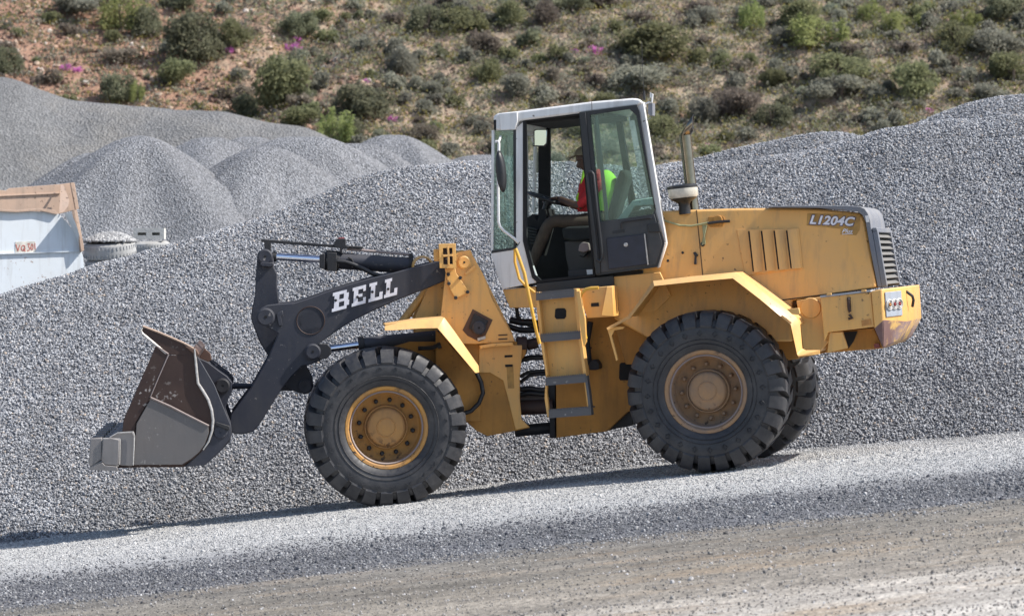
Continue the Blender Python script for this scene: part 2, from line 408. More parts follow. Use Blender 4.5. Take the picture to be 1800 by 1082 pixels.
# ------------------------------------------------------------------ the hillside
HY0 = 56.0
def hillz(x, y):
    x = np.asarray(x, float); y = np.asarray(y, float)
    d = y - HY0 + 1.6 * wav(x, y * .3, 16, 8)
    z = BENCH - .3 + .5 * 3 * np.log1p(np.exp(np.clip(d / 3, -20, 60)))
    amp = sstep(0, 10, d)
    z = z + amp * (.55 * wav(x, y, 7, 1) + .22 * wav(x, y, 2.2, 2) + .08 * wav(x, y, .7, 4))
    gul = -.9 * np.exp(-((x + 9.8 - .5 * (y - 66)) / 1.6) ** 2)
    z = z + amp * gul
    return np.where(z > 95, 95 + (z - 95) * .2, z)
def hill_mat():
    m, t, p = newmat('dry_hillside'); pos = t.nodes.new('ShaderNodeNewGeometry').outputs['Position']
    s = t.nodes.new('ShaderNodeSeparateXYZ'); t.links.new(pos, s.inputs[0])
    n1 = noise(t, .25, 6, .65, pos); n2 = noise(t, 1.6, 6, .7, pos); n3 = noise(t, 9, 4, .65, pos)
    soil = ramp(t, n2, [(.3, (.31, .205, .15)), (.5, (.43, .315, .24)), (.7, (.52, .42, .335))])
    soil = mix(t, ramp(t, n3, [(.35, .35), (.65, .0)]), soil, (.15, .10, .075))
    red = maths(t, 'MULTIPLY', ramp(t, maths(t, 'ADD', maths(t, 'MULTIPLY', s.outputs['X'], -.06), maths(t, 'MULTIPLY', n1, .6)), [(.55, 0.), (.95, 1.)]), .75)
    soil = mix(t, red, soil, (.32, .155, .10))
    veg = maths(t, 'ADD', maths(t, 'MULTIPLY', n2, .6), maths(t, 'MULTIPLY', n3, .4))
    k = maths(t, 'MULTIPLY', ramp(t, veg, [(.42, 0.), (.58, .7)]), maths(t, 'SUBTRACT', 1., maths(t, 'MULTIPLY', red, .9)))
    col = mix(t, k, soil, ramp(t, n3, [(.3, (.16, .15, .095)), (.7, (.28, .26, .17))]))
    t.links.new(col, p.inputs['Base Color']); p.inputs['Roughness'].default_value = .95
    bump(t, maths(t, 'ADD', n2, maths(t, 'MULTIPLY', n3, .4)), .8, .25, p); return m
hill = grid_sheet('hillside', spaced(-24, 24, .3, 420), np.concatenate([np.arange(50, 60, 1.), np.arange(60, 84, .3), np.arange(84, 260, 4.)]), hillz, hill_mat())
tag(hill, kind='structure')
def on_hill(px, py):
    lo = None
    ys = np.arange(58, 100, .05); s = (D0 + ys) / F
    x = (px - 900) * s; z = H + (HOR - py) * s
    i = np.argmax(hillz(x, ys) > z)
    return x[i], ys[i], float(hillz(x[i], ys[i]))

# ------------------------------------------------------------------ stones: points carrying a small crushed stone each
def stone_field(name, pts, size, mat, parent=None, seed=1, sub=1, off=None):
    r = np.random.default_rng(seed); n = len(pts)
    pts = np.asarray(pts, np.float32)
    if off is not None: pts = pts - np.array(off, np.float32)
    me = bpy.data.meshes.new(name); me.vertices.add(n); me.vertices.foreach_set('co', pts.ravel())
    a = me.attributes.new('scl', 'FLOAT_VECTOR', 'POINT')
    sz = np.asarray(size)[:, None] if np.ndim(size) else size
    sc = (r.uniform(.45, 1.15, (n, 3)) * sz).astype(np.float32); a.data.foreach_set('vector', sc.ravel())
    b = me.attributes.new('rot', 'FLOAT_VECTOR', 'POINT'); b.data.foreach_set('vector', r.uniform(0, 6.28, (n, 3)).astype(np.float32).ravel())
    o = bpy.data.objects.new(name, me); COL.objects.link(o)
    if parent: o.parent = parent
    ng = bpy.data.node_groups.new(name, 'GeometryNodeTree')
    ng.interface.new_socket(name='Geometry', in_out='INPUT', socket_type='NodeSocketGeometry')
    ng.interface.new_socket(name='Geometry', in_out='OUTPUT', socket_type='NodeSocketGeometry')
    gi = ng.nodes.new('NodeGroupInput'); go = ng.nodes.new('NodeGroupOutput')
    ip = ng.nodes.new('GeometryNodeInstanceOnPoints'); ic = ng.nodes.new('GeometryNodeMeshIcoSphere'); ic.inputs['Radius'].default_value = .5; ic.inputs['Subdivisions'].default_value = sub
    sm = ng.nodes.new('GeometryNodeSetMaterial'); sm.inputs['Material'].default_value = mat
    at = []
    for nm in ('rot', 'scl'):
        x = ng.nodes.new('GeometryNodeInputNamedAttribute'); x.data_type = 'FLOAT_VECTOR'; x.inputs['Name'].default_value = nm; at.append(x)
    L = ng.links.new
    L(gi.outputs[0], ip.inputs['Points']); L(ic.outputs['Mesh'], sm.inputs['Geometry']); L(sm.outputs[0], ip.inputs['Instance'])
    L(at[0].outputs['Attribute'], ip.inputs['Rotation']); L(at[1].outputs['Attribute'], ip.inputs['Scale']); L(ip.outputs[0], go.inputs[0])
    md = o.modifiers.new('stones', 'NODES'); md.node_group = ng
    o['kind'] = 'stuff'; return o

# ------------------------------------------------------------------ the gravel stockpiles
SL = .72
def ridge(crest, Yb=None, Ycr=None):
    """crest given as (px, py) rows of the photograph -> height function in metres"""
    xs = []; ycs = []; zs = []
    for px, py in crest:
        if Ycr is not None: Yc = Ycr
        else:
            Yc = 5.
            for _ in range(12):
                s = (D0 + Yc) / F; x = (px - 900) * s; z = H + (HOR - py) * s
                Yc = float(Yb(x)) + (z - float(ground(x, Yb(x)))) / SL
        s = (D0 + Yc) / F; xs.append((px - 900) * s); zs.append(H + (HOR - py) * s); ycs.append(Yc)
    xs = np.array(xs); zs = np.array(zs); ycs = np.array(ycs)
    def h(x, y, r=.35):
        # x-smoothed crest
        zc = 0; yc = 0
        for dx, w_ in ((-.18, .25), (0, .5), (.18, .25)): zc = zc + w_ * np.interp(x + dx, xs, zs)
        for dx in np.linspace(-1.5, 1.5, 9): yc = yc + np.interp(x + dx, xs, ycs) / 9
        return zc - SL * (np.sqrt((y - yc) ** 2 + r * r) - r), yc
    return h
Yb_near = lambda x: np.interp(x, [-9, -5.3, -3.5, -2, -.5, 1.5, 3.3, 5.4, 9], [1.4, 1.7, 1.8, 2.0, 2.15, 2.1, 1.9, 1.5, 1.4])
near_crest = [(-500, 640), (-200, 580), (0, 518), (75, 497), (150, 475), (225, 453), (300, 428), (380, 402), (450, 384), (510, 364), (560, 345), (600, 327), (640, 311), (690, 299), (730, 294), (790, 288), (860, 286),
              (1000, 285), (1150, 297), (1250, 292), (1330, 283), (1400, 270), (1450, 260), (1500, 245), (1530, 236), (1560, 228), (1620, 214), (1680, 208), (1740, 205), (1800, 203), (2000, 210), (2300, 260)]
hn = ridge(near_crest, Yb_near)
def smax(a, b, k=.10):
    return np.maximum(a, b) + k * np.exp(-np.abs(a - b) / k) * .5
def near_z(x, y):
    h, yc = hn(x, y)
    h = h + .045 * wav(x, y, 1.1, 6) + .02 * wav(x * 3, y, 1.0, 7)
    # soft rills running down the face on the right
    for cx, wd, dp in ((5.2, .5, .07), (-4.3, .5, .05), (3.1, .5, .04)):
        h = h - dp * np.exp(-((x - cx - .18 * (y - 4)) / wd) ** 2) * sstep(2.2, 3.2, y) * sstep(7.5, 5.0, y)
    return h
def pile_thing(name, fz, x0, x1, y0, y1, step, mat, label, sink=.08):
    xs = np.arange(x0, x1 + step / 2, step); ys = np.arange(y0, y1 + step / 2, step)
    X, Y = np.meshgrid(xs, ys)
    Z = fz(X, Y); G = ground(X, Y) - sink
    Z = np.maximum(Z, G)
    nx = len(xs); ny = len(ys)
    V = np.stack([X, Y, Z], -1).reshape(-1, 3)
    keep = (Z > G + 1e-4)
    i = (np.arange(ny - 1)[:, None] * nx + np.arange(nx - 1)[None])
    k = keep[:-1, :-1] | keep[1:, :-1] | keep[:-1, 1:] | keep[1:, 1:]
    i = i[k]
    Fq = np.stack([i, i + 1, i + nx + 1, i + nx], -1)
    used = np.unique(Fq); mp = np.zeros(len(V), int); mp[used] = np.arange(len(used))
    V = V[used]; Fq = mp[Fq]
    o = mesh_np(name, V, Fq, mat, smooth=True)
    return tag(o, label, 'gravel pile')
PN = [0]
def scatter(fz, x0, x1, y0, y1, dens, size, par, mat, yfilter=None, name='crushed_stone', seed=1, jitter=.5, fade=False):
    r = np.random.default_rng(seed); n = int((x1 - x0) * (y1 - y0) * dens * math.sqrt(1 + SL * SL))
    x = r.uniform(x0, x1, n); y = r.uniform(y0, y1, n); z = fz(x, y); g = ground(x, y)
    k = z > g - .03
    if yfilter is not None: k &= yfilter(x, y)
    x, y, z = x[k], y[k], z[k]
    s = size * r.uniform(.55, 1.45, len(x))
    z = z + r.uniform(-.25, jitter, len(x)) * s
    return stone_field(name, np.stack([x, y, z], -1), s, mat, par, seed)
pn = pile_thing('gravel_pile', near_z, -9.5, 10.5, -1.2, 13, .07, M['pile'], 'long heap of coarse grey crushed stone filling the picture right behind the yellow loader')
pn['group'] = 'stockpiles of crushed stone'
scatter(near_z, -7.2, 7.9, -1., 9.4, 3700, .025, pn, M['stone'], lambda x, y: y < hn(x, y)[1] + .5, seed=3)

rB = ridge([(1000, 320), (1100, 305), (1150, 293), (1190, 287), (1220, 281), (1255, 271), (1290, 262), (1340, 254), (1380, 246), (1430, 236), (1470, 232), (1500, 235), (1530, 243), (1570, 262), (1650, 300), (1800, 380)], Ycr=12.5)
rC = ridge([(1400, 330), (1500, 275), (1560, 243), (1600, 222), (1640, 204), (1680, 190), (1720, 178), (1760, 171), (1800, 168), (1900, 168), (2100, 190)], Ycr=13.0)
for nm, r_, x0, x1, lab, sd in (('gravel_pile', rB, 1., 8., 'low rounded crest of grey gravel showing behind the loader exhaust and hood', 21),
                                ('gravel_pile', rC, 3.5, 12., 'highest grey gravel crest at the right edge, behind the near heap', 22)):
    fz = (lambda r_: (lambda x, y: r_(x, y)[0] + .04 * wav(x, y, 1.3, 5)))(r_)
    o = pile_thing(nm, fz, x0, x1, 7.5, 19, .12, M['pile'], lab); o['group'] = 'stockpiles of crushed stone'
    scatter(fz, x0, x1, 10.2, 14, 2600, .026, o, M['stone'], lambda x, y, r_=r_: y < r_(x, y)[1] + .4, seed=sd)

# far stockpiles behind the skip
def cone_fn(px, py, Y, flat=.6, ecc=1., seed=0, sl=.76, elong=0., rough=.10):
    c = P(px, py, Y)
    def f(x, y):
        dx = x - c.x; dx = np.sign(dx) * np.maximum(np.abs(dx) - elong, 0); dy = (y - c.y) * ecc
        a = np.arctan2(dy, dx); r = np.sqrt(dx * dx + dy * dy)
        r2 = r * (1 + .07 * np.sin(3 * a + seed) + .07 * np.sin(5 * a + 2.1 * seed) + .045 * np.sin(11 * a + seed * 3))
        return c.z - sl * (np.sqrt(r2 * r2 + flat * flat) - flat) + rough * .5 * wav(x, y, 1.6, seed) * np.minimum(r, 1)
    return c, f
for px, py, Y, flat, el, sd, lab in (
        (247, 238, 22, .55, 0., 1.2, 'large grey gravel cone with rounded tip above the whitewashed tyres'),
        (172, 268, 24.5, .4, .1, 2.2, 'gravel shoulder partly hidden left of the large cone'),
        (370, 241, 28, .45, .1, 3.1, 'small gravel cone peeping between the two largest rounded heaps'),
        (440, 240, 32, .4, .1, 4.4, 'farthest tiny gravel tip between the rounded heaps'),
        (533, 240, 24, .45, .28, 5.3, 'broad rounded gravel heap with a flattened top in the middle distance'),
        (466, 257, 22.6, .4, .1, 9.7, 'gravel shoulder in front of the broad rounded heap, right of the large cone'),
        (626, 252, 27, .5, .15, 6.7, 'low gravel hump in front of the rightmost pale cone'),
        (690, 237, 31, .45, .15, 7.9, 'rightmost pale gravel cone left of the cab, against the scrub'),
        (858, 272, 33, 1., .2, 8.5, 'gravel tip just seen at the front edge of the cab')):
    c, f = cone_fn(px, py, Y, flat, seed=sd, elong=el)
    hh = c.z - BENCH; rad = hh / .60 + 1 + el
    o = pile_thing('gravel_pile', f, c.x - rad, c.x + rad, max(10.6, c.y - rad), c.y + rad, .12, M['pilefar'], lab)
    o['group'] = 'stockpiles of crushed stone'
rA = ridge([(-400, 110), (-150, 118), (-40, 128), (0, 134), (30, 142), (60, 154), (90, 166), (120, 176), (160, 181), (200, 186), (240, 188), (300, 193), (350, 196), (400, 197), (425, 202), (450, 209), (500, 216), (540, 225), (570, 238), (600, 256), (650, 285), (750, 340), (900, 420)], Ycr=44)
def za(x, y):
    return rA(x, y, 1.2)[0] + .16 * wav(x, y, 3, 9) + .05 * wav(x * 2, y * .6, 1., 3)
o = pile_thing('gravel_pile', za, -24, 3, 26, 55, .22, M['pileback'], 'old smooth grey stockpile with a long sloping crest at the upper left below the scrub')
o['group'] = 'stockpiles of crushed stone'

# loose fine gravel on the pale strip, the dark wheel track and the road
def loose(name, n, x0, x1, y0, y1, size, mat, seed, wts=None):
    r = np.random.default_rng(seed); x = r.uniform(x0, x1, n); y = r.uniform(y0, y1, n) if wts is None else r.normal((y0 + y1) / 2, (y1 - y0) / 3.2, n) + .5 * wav(x, x * .3, 1.5, 2) + .06 * x
    s = size * r.uniform(.4, 1.5, n) * (1 + 1.2 * (r.uniform(0, 1, n) > .985))
    z = ground_z(x, y) + s * .12
    return stone_field(name, np.stack([x, y, z], -1), s, mat, None, seed)
loose('fine_gravel', 110000, -6.6, 6.8, -4.3, 2.8, .014, M['stonelight'], 31)
loose('dark_gravel', 45000, -6.2, 6.2, -7.0, -4.6, .018, M['darkstone'], 32, 1)
loose('road_chippings', 26000, -5.2, 5.2, -14.5, -6.5, .015, M['roadstone'], 33)
# spill of bigger stones at the toe of the heap
r_ = np.random.default_rng(40); n = 26000; x = r_.uniform(-7, 7.5, n); y = Yb_near(x) - np.abs(r_.normal(0, .28, n)) + .1
s = .022 * r_.uniform(.4, 1.5, n); stone_field('toe_gravel', np.stack([x, y, ground_z(x, y) + s * .2], -1), s, M['stonelight'], None, 41)

# ------------------------------------------------------------------ hillside vegetation
def leafmat(name, a, b, tr=.15):
    m, t, p = newmat(name)
    at = t.nodes.new('ShaderNodeAttribute'); at.attribute_name = 'tint'
    oi = t.nodes.new('ShaderNodeObjectInfo')
    c = ramp(t, at.outputs['Fac'], [(0., a), (1., b)])
    hs = N(t, 'ShaderNodeHueSaturation'); t.links.new(c, hs.inputs['Color'])
    t.links.new(maths(t, 'ADD', maths(t, 'MULTIPLY', oi.outputs['Random'], .4), .8), hs.inputs['Value'])
    t.links.new(maths(t, 'ADD', maths(t, 'MULTIPLY', oi.outputs['Random'], .03), .485), hs.inputs['Hue'])
    t.links.new(hs.outputs[0], p.inputs['Base Color']); p.inputs['Roughness'].default_value = .8; p.inputs['Specular IOR Level'].default_value = .25
    tl = N(t, 'ShaderNodeBsdfTranslucent'); t.links.new(hs.outputs[0], tl.inputs[0])
    ms = N(t, 'ShaderNodeMixShader'); ms.inputs[0].default_value = .55; t.links.new(p.outputs[0], ms.inputs[1]); t.links.new(tl.outputs[0], ms.inputs[2])
    t.links.new(ms.outputs[0], t.nodes['Material Output'].inputs['Surface'])
    return m
LM = {'dark': leafmat('dark_green_leaves', (.13, .138, .09), (.265, .27, .175)),  # shrub leaf colours paled to stand in for haze over the slope
      'green': leafmat('mid_green_leaves', (.145, .155, .08), (.29, .295, .165)),
      'bright': leafmat('bright_yellow_green_leaves', (.20, .235, .085), (.38, .40, .18)),
      'grey': leafmat('grey_green_leaves', (.175, .172, .14), (.34, .335, .27)),
      'brown': leafmat('brown_grey_twigs', (.155, .13, .105), (.30, .26, .215)),
      'pale': leafmat('pale_sage_leaves', (.20, .215, .155), (.36, .37, .28)),
      'pink': leafmat('magenta_petals', (.55, .16, .45), (.78, .34, .68)),
      'yellow': leafmat('yellow_green_tufts', (.18, .165, .05), (.34, .30, .10))}
M['wood'] = plain('grey_brown_wood', (.10, .08, .065), .9)
def quads(c, size, r, up=0.):
    n = len(c); a = r.normal(size=(n, 3)); a[:, 2] += up; a /= np.linalg.norm(a, axis=1, keepdims=True)
    b = np.cross(a, r.normal(size=(n, 3))); b /= np.linalg.norm(b, axis=1, keepdims=True)
    sz = (size * r.uniform(.6, 1.4, n))[:, None]
    p = np.stack([c - a * sz, c + b * sz * .55, c + a * sz, c - b * sz * .55], 1)
    return p.reshape(-1, 3), np.arange(4 * n).reshape(-1, 4)
def shrub_mesh(name, kind, n, leaf, seed, ht=.75, lobes=9, tall=False):
    """unit shrub: about 1 wide, ht high, standing on z = 0; lobes of leaf clumps with gaps between"""
    r = np.random.default_rng(seed); pts = []; tint = []
    for i in range(lobes):
        if tall:
            cx, cy = r.uniform(-.38, .38, 2); hh = r.uniform(.55, 1.) * ht * (1.1 - .8 * math.hypot(cx, cy)); rad = r.uniform(.05, .09)
            m = n // lobes; t = r.uniform(0, 1, m); p = np.stack([cx + .12 * t * (cx) + r.normal(0, rad, m) * (1 - .5 * t), cy + r.normal(0, rad, m) * (1 - .5 * t), t * hh], -1)
        else:
            a = r.uniform(0, 6.28); q = math.sqrt(r.uniform(0, 1)) * .33; cx, cy = q * math.cos(a), q * math.sin(a)
            rad = r.uniform(.13, .24); cz = r.uniform(.12, 1) * max(.05, ht - rad) * (1 - q * .9)
            m = n // lobes; d = r.normal(size=(m, 3)); d /= np.linalg.norm(d, axis=1, keepdims=True)
            rr = rad * (r.uniform(.35, 1.12, m) ** .6)
            # sub-clumps break the outline
            k = (np.sin(d[:, 0] * 7 + i) * np.sin(d[:, 1] * 7 + 2 * i) * np.sin(d[:, 2] * 6 + i)) * .30
            p = np.array([cx, cy, cz]) + d * (rr * (1 + k))[:, None] * np.array([1, 1, .9])
        pts.append(p); tint.append(np.clip(r.uniform(.25, .75) + r.normal(0, .22, len(p)), 0, 1))
    p = np.concatenate(pts); ti = np.concatenate(tint); k = p[:, 2] > -.02; p = p[k]; ti = ti[k]
    V, Fq = quads(p, leaf, r, .5 if tall else .25)
    o = mesh_np(name, V, Fq, LM[kind], attr=ti); me = o.data; bpy.data.objects.remove(o); return me
def stem_mesh(seed, ht=.6):
    r = random.Random(seed); b = MB()
    for i in range(9):
        a = r.uniform(0, 6.28); d = r.uniform(.08, .3)
        b.tube([(0, 0, -.08), (d * .4 * math.cos(a), d * .4 * math.sin(a), ht * .35), (d * math.cos(a), d * math.sin(a), ht * r.uniform(.6, .9))], [.018, .012, .004], 5)
    o = b.build('stems', M['wood']); me = o.data; bpy.data.objects.remove(o); return me
BIG = {k: [shrub_mesh('foliage', k, 4600, .026, 100 + i * 7 + j * 31, .72, 13) for i in range(2)] for j, k in enumerate(('dark', 'green', 'grey', 'brown'))}
BIG['bright'] = [shrub_mesh('foliage', 'bright', 3600, .026, 300 + i, .95, 17, True) for i in range(2)]
MED = {k: [shrub_mesh('foliage', k, 900, .05, 400 + i * 7 + j * 31, .62, 7) for i in range(3)] for j, k in enumerate(('dark', 'green', 'grey', 'brown', 'pale'))}
MED['pink'] = [shrub_mesh('foliage', 'pink', 500, .045, 700, .35, 7)]
STEMS = [stem_mesh(5 + i) for i in range(3)]
taken = []
def shrub(px, pb, wpx, hpx, kind, label=None, group=None, big=True, cat='shrub'):
    """px centre column, pb row of the foot, wpx x hpx its size in the photograph"""
    x, y, z = on_hill(px, pb); s = (D0 + y) / F; wd = wpx * s; ht = hpx * s
    taken.append((x, y, wd * .42))
    name = {'pink': 'flower_cushion', 'bright': 'succulent_bush'}.get(kind, 'shrub')
    me = random.choice((BIG if big and kind in BIG else MED)[kind]); zh = {'bright': .95, 'pink': .35}.get(kind, .72 if big else .62)
    if big:
        o = empty(name, (x, y, z - .05)); rt = random.uniform(0, 6.28)
        f = bpy.data.objects.new('foliage', me); COL.objects.link(f); f.parent = o
        f.scale = (wd, wd, ht / zh); f.rotation_euler = (0, 0, rt)
        g = bpy.data.objects.new('stems', random.choice(STEMS)); COL.objects.link(g); g.parent = o; g.scale = f.scale; g.rotation_euler = (0, 0, rt)
    else:
        o = bpy.data.objects.new(name, me); COL.objects.link(o); o.location = (x, y, z - .03); o.scale = (wd, wd, ht / zh); o.rotation_euler = (0, 0, random.uniform(0, 6.28))
    return tag(o, label, cat, group)
SHR = [
 (213, 52, 78, 64, 'bright', 'tall pale green feathery bush at the upper left, left of an olive shrub'),
 (256, 62, 58, 52, 'dark', 'olive shrub against the right side of the tall feathery bush at upper left'),
 (145, 22, 110, 40, 'grey', 'wide grey-green shrub cut by the top edge left of the feathery bush'),
 (342, 102, 100, 82, 'dark', 'biggest dark green bush of the upper left slope, at the head of the stony gully'),
 (416, 80, 56, 52, 'green', 'fresh green bush touching the right side of the biggest dark bush at upper left'),
 (522, 62, 74, 44, 'dark', 'compact dark green shrub near the top, right of the gully'),
 (14, 126, 52, 46, 'dark', 'dark green shrub at the left edge above the old stockpile'),
 (304, 148, 72, 48, 'green', 'round green shrub at the middle of the stony gully, below the biggest dark bush'),
 (212, 174, 68, 46, 'dark', 'dark shrub directly above the stockpile crest at left'),
 (242, 178, 30, 36, 'bright', 'small yellow-green sprout in front of the dark shrub on the stockpile crest'),
 (487, 192, 108, 98, 'green', 'large round olive-green bush above the stockpile, right of the gully'),
 (432, 205, 52, 42, 'dark', 'low dark shrub at the left foot of the large round olive-green bush'),
 (310, 14, 70, 30, 'dark', 'dark shrub cut by the top edge above the biggest dark bush'),
 (520, 222, 74, 38, 'green', 'green bush peeping over the right end of the stockpile crest'),
 (588, 250, 64, 58, 'bright', 'bright green feathery bush standing just above the end of the stockpile crest'),
 (212, 110, 70, 30, 'brown', 'brown-grey twiggy shrub on the red slope below the feathery bush'),
 (640, 205, 112, 62, 'dark', 'wide dark green thicket above the pale gravel cones'),
 (627, 248, 44, 44, 'dark', 'dark bush beside the bright feathery one above the cones'),
 (750, 58, 68, 52, 'dark', 'dark round shrub touching an olive-grey one near the top centre'),
 (817, 55, 80, 48, 'green', 'olive-grey shrub at the right of the dark round one, top centre'),
 (897, 46, 58, 46, 'green', 'loose green shrub left of a brown-grey one near the top centre'),
 (958, 42, 52, 44, 'brown', 'brown-grey shrub near the top, straight above the cab'),
 (1008, 14, 84, 26, 'dark', 'dark shrub cut by the top edge above the cab'),
 (710, 132, 58, 54, 'grey', 'round grey-green ball shrub standing alone above the pale cones'),
 (849, 92, 60, 36, 'brown', 'brown-grey shrub halfway up, left of the cab roof'),
 (1146, 98, 134, 60, 'green', 'widest olive-green bush, behind the antenna of the cab'),
 (856, 142, 56, 42, 'green', 'green shrub above left of the cab roof corner'),
 (902, 166, 66, 42, 'grey', 'grey-green shrub just above the cab roof'),
 (1128, 156, 112, 46, 'grey', 'grey-green thicket behind the foot of the antenna'),
 (1320, 52, 46, 52, 'bright', 'narrow upright bright yellow-green bush near the top, right of the antenna'),
 (1408, 45, 82, 46, 'green', 'green round shrub behind the bright stems at upper right'),
 (1428, 80, 100, 58, 'bright', 'group of bright upright stems in front of a green shrub at upper right'),
 (1375, 80, 44, 36, 'grey', 'grey shrub at the left foot of the bright upright stems'),
 (1576, 54, 66, 38, 'bright', 'bright yellow-green bush near the top, third of the bright ones from the right'),
 (1530, 36, 50, 34, 'bright', 'small bright bush up and left of its neighbour near the top right'),
 (1685, 88, 74, 54, 'green', 'olive shrub below the bright tuft at upper right'),
 (1703, 50, 52, 34, 'bright', 'bright tuft above the olive shrub at upper right'),
 (1752, 96, 88, 48, 'grey', 'grey-green shrub between the olive one and the right edge'),
 (1765, 30, 84, 40, 'dark', 'dark green bush in the top right corner'),
 (1482, 138, 108, 48, 'green', 'green bush standing over a grey one at the right, above the hood letters'),
 (1474, 174, 112, 50, 'grey', 'wide grey bush below the green one at the right, above the hood letters'),
 (1614, 170, 88, 66, 'green', 'round green-topped bush above the right gravel crest'),
 (1772, 140, 70, 52, 'green', 'olive bush at the right edge beside the wooden rail'),
 (1742, 178, 64, 36, 'grey', 'grey-green shrub low at the right, just above the highest gravel crest'),
 (1300, 205, 92, 58, 'brown', 'brown-grey thicket right of the exhaust tip'),
 (1358, 224, 66, 46, 'dark', 'dark shrub low on the slope above the gravel crest, right of the exhaust'),
 (1268, 120, 38, 28, 'green', 'small green shrub on open ground right of the antenna'),
 (1358, 152, 50, 34, 'green', 'yellowish green shrub on open ground left of the wide grey bush'),
 (1235, 48, 64, 44, 'grey', 'grey-green shrub near the top right of the widest bush'),
 (1235, 215, 56, 50, 'grey', 'grey-green shrub right behind the exhaust tip'),
 (745, 245, 62, 30, 'brown', 'low brown-grey shrub above the rightmost pale cone'),
 (768, 170, 50, 32, 'grey', 'small grey-green shrub left of the cab roof, mid slope'),
 (1170, 245, 70, 44, 'green', 'olive scrub in the gap between the cab and the exhaust'),
]
for px, pb, wp, hp, kd, lab in SHR: shrub(px, pb, wp * 1.22, hp * 1.22, kd, lab)
for px, py, wp, lab in ((1010, 92, 13, 'small magenta flower patch left of the brighter one above the cab'), (1048, 94, 24, 'brightest magenta flower patch, above the cab beside the widest bush'),
                   (640, 144, 13, 'tiny pink flower patch left of the ball shrub'), (690, 212, 18, 'pink flower patch above the pale gravel cones'), (513, 88, 24, 'lower magenta flower patch right of the stony gully'),
                   (524, 75, 18, 'upper magenta flower patch right of the stony gully'), (402, 92, 20, 'dull pink flower patch right of the biggest dark bush'), (116, 122, 18, 'pink flower patch on the red slope at left'),
                   (136, 125, 15, 'paler pink patch beside its twin on the red slope'), (1634, 196, 14, 'magenta patch just above the right gravel crest'), (1244, 259, 14, 'pink patch right of the exhaust, above the gravel')):
    shrub(px, py + 1, wp * 1.45, wp * .85, 'pink', lab, None, False, 'flowers')
# smaller shrubs of the slope that nothing tells apart
cnt = 0; tries = 0; smalls = []
while cnt < 285 and tries < 6000:
    tries += 1
    px = random.uniform(-60, 1860); py = random.uniform(-10, 292)
    x, y, z = on_hill(px, py); 
    dens = .35 if px < 330 else (.6 if px < 520 else 1.)
    if random.random() > dens: continue
    if any((x - a) ** 2 + (y - b) ** 2 < (c * .8 + .15) ** 2 for a, b, c in taken): continue
    if px < 600 and py > 262: continue
    u = random.random(); kd = 'grey' if u < .38 else 'brown' if u < .62 else 'green' if u < .80 else 'dark' if u < .9 else 'pale'
    wp = random.uniform(24, 60) * (.8 if kd == 'pale' else 1)
    u2 = wp * random.uniform(.5, .75); smalls.append((px, py, kd, wp, shrub(px, py, wp, u2, kd, None, None, False))); cnt += 1
# every small shrub is told by its look and by the landmark bush nearest to it
LMK = ['tall pale feathery bush at upper left', 'olive shrub beside the feathery bush', 'shrub cut by the top edge, upper left', 'biggest dark bush, upper left', 'fresh green bush beside the biggest dark bush', 'compact dark shrub right of the gully',
       'dark shrub at the left edge', 'round green shrub in the gully', 'dark shrub above the stockpile crest', 'sprout on the stockpile crest', 'large round olive bush above the stockpile', 'low dark shrub beside the large olive bush',
       'dark shrub cut by the top edge over the gully', 'green bush behind the stockpile end', 'feathery bush at the stockpile end', 'twiggy shrub on the red slope', 'wide thicket above the pale cones', 'dark bush beside the feathery bush over the cones',
       'dark round shrub at top centre', 'olive-grey shrub at top centre', 'loose green shrub at top centre', 'brown-grey shrub above the cab', 'dark top-edge shrub above the cab', 'round ball shrub', 'brown-grey shrub left of the cab roof',
       'widest olive bush', 'green shrub by the cab roof corner', 'grey-green shrub over the cab roof', 'thicket at the antenna foot', 'narrow upright bright bush', 'round shrub behind the bright stems', 'group of bright upright stems',
       'grey shrub at the foot of the bright stems', 'bright yellow-green bush near the top', 'small bright bush near the top right', 'olive shrub at upper right', 'bright tuft at upper right', 'grey-green shrub near the right edge', 'bush in the top right corner',
       'green bush above the hood letters', 'wide grey bush above the hood letters', 'round green-topped bush', 'olive bush beside the wooden rail', 'grey-green shrub over the highest gravel crest', 'thicket right of the exhaust tip',
       'dark shrub above the gravel crest', 'small green shrub on open ground', 'yellowish shrub on open ground', 'grey-green shrub right of the widest bush', 'shrub behind the exhaust tip', 'low shrub above the rightmost cone', 'small shrub left of the cab roof', 'scrub between cab and exhaust']
LOOK = {'grey': 'grey-green shrub', 'brown': 'brown twiggy shrub', 'green': 'fresh green shrub', 'dark': 'dark green shrub', 'pale': 'pale sage cushion'}
seen_l = {}
for px, py, kd, wp, o in smalls:
    c = sorted(((px - a[0]) ** 2 + (3 * (py - a[1] + a[3] * .5)) ** 2, i) for i, a in enumerate(SHR))[:4]
    done = False
    for sz in ('small', 'tiny' if wp < 34 else 'medium-sized' if wp < 48 else 'broad'):
        for d, i in c:
            dx = px - SHR[i][0]; dy = py - (SHR[i][1] - SHR[i][3] * .5)
            v = '' if abs(dy) < 12 else ('up and ' if dy < 0 else 'down and '); h = 'left' if dx < 0 else 'right'
            if abs(dx) < 18: rel = 'right above' if dy < 0 else 'right below'
            else: rel = ('just ' if d < 3600 else 'farther ') + v + h + ' of'
            lb = '%s %s %s the %s' % (sz, LOOK[kd], rel, LMK[i])
            if len(lb.replace('-', ' ').split()) <= 18 and len(lb.split()) <= 16 and lb not in seen_l: done = True; break
        if done: break
    if not done: lb = '%s %s %s the %s' % (sz, LOOK[kd], rel, LMK[i])
    seen_l[lb] = 1; tag(o, lb, 'shrub', 'small shrubs on the hillside')
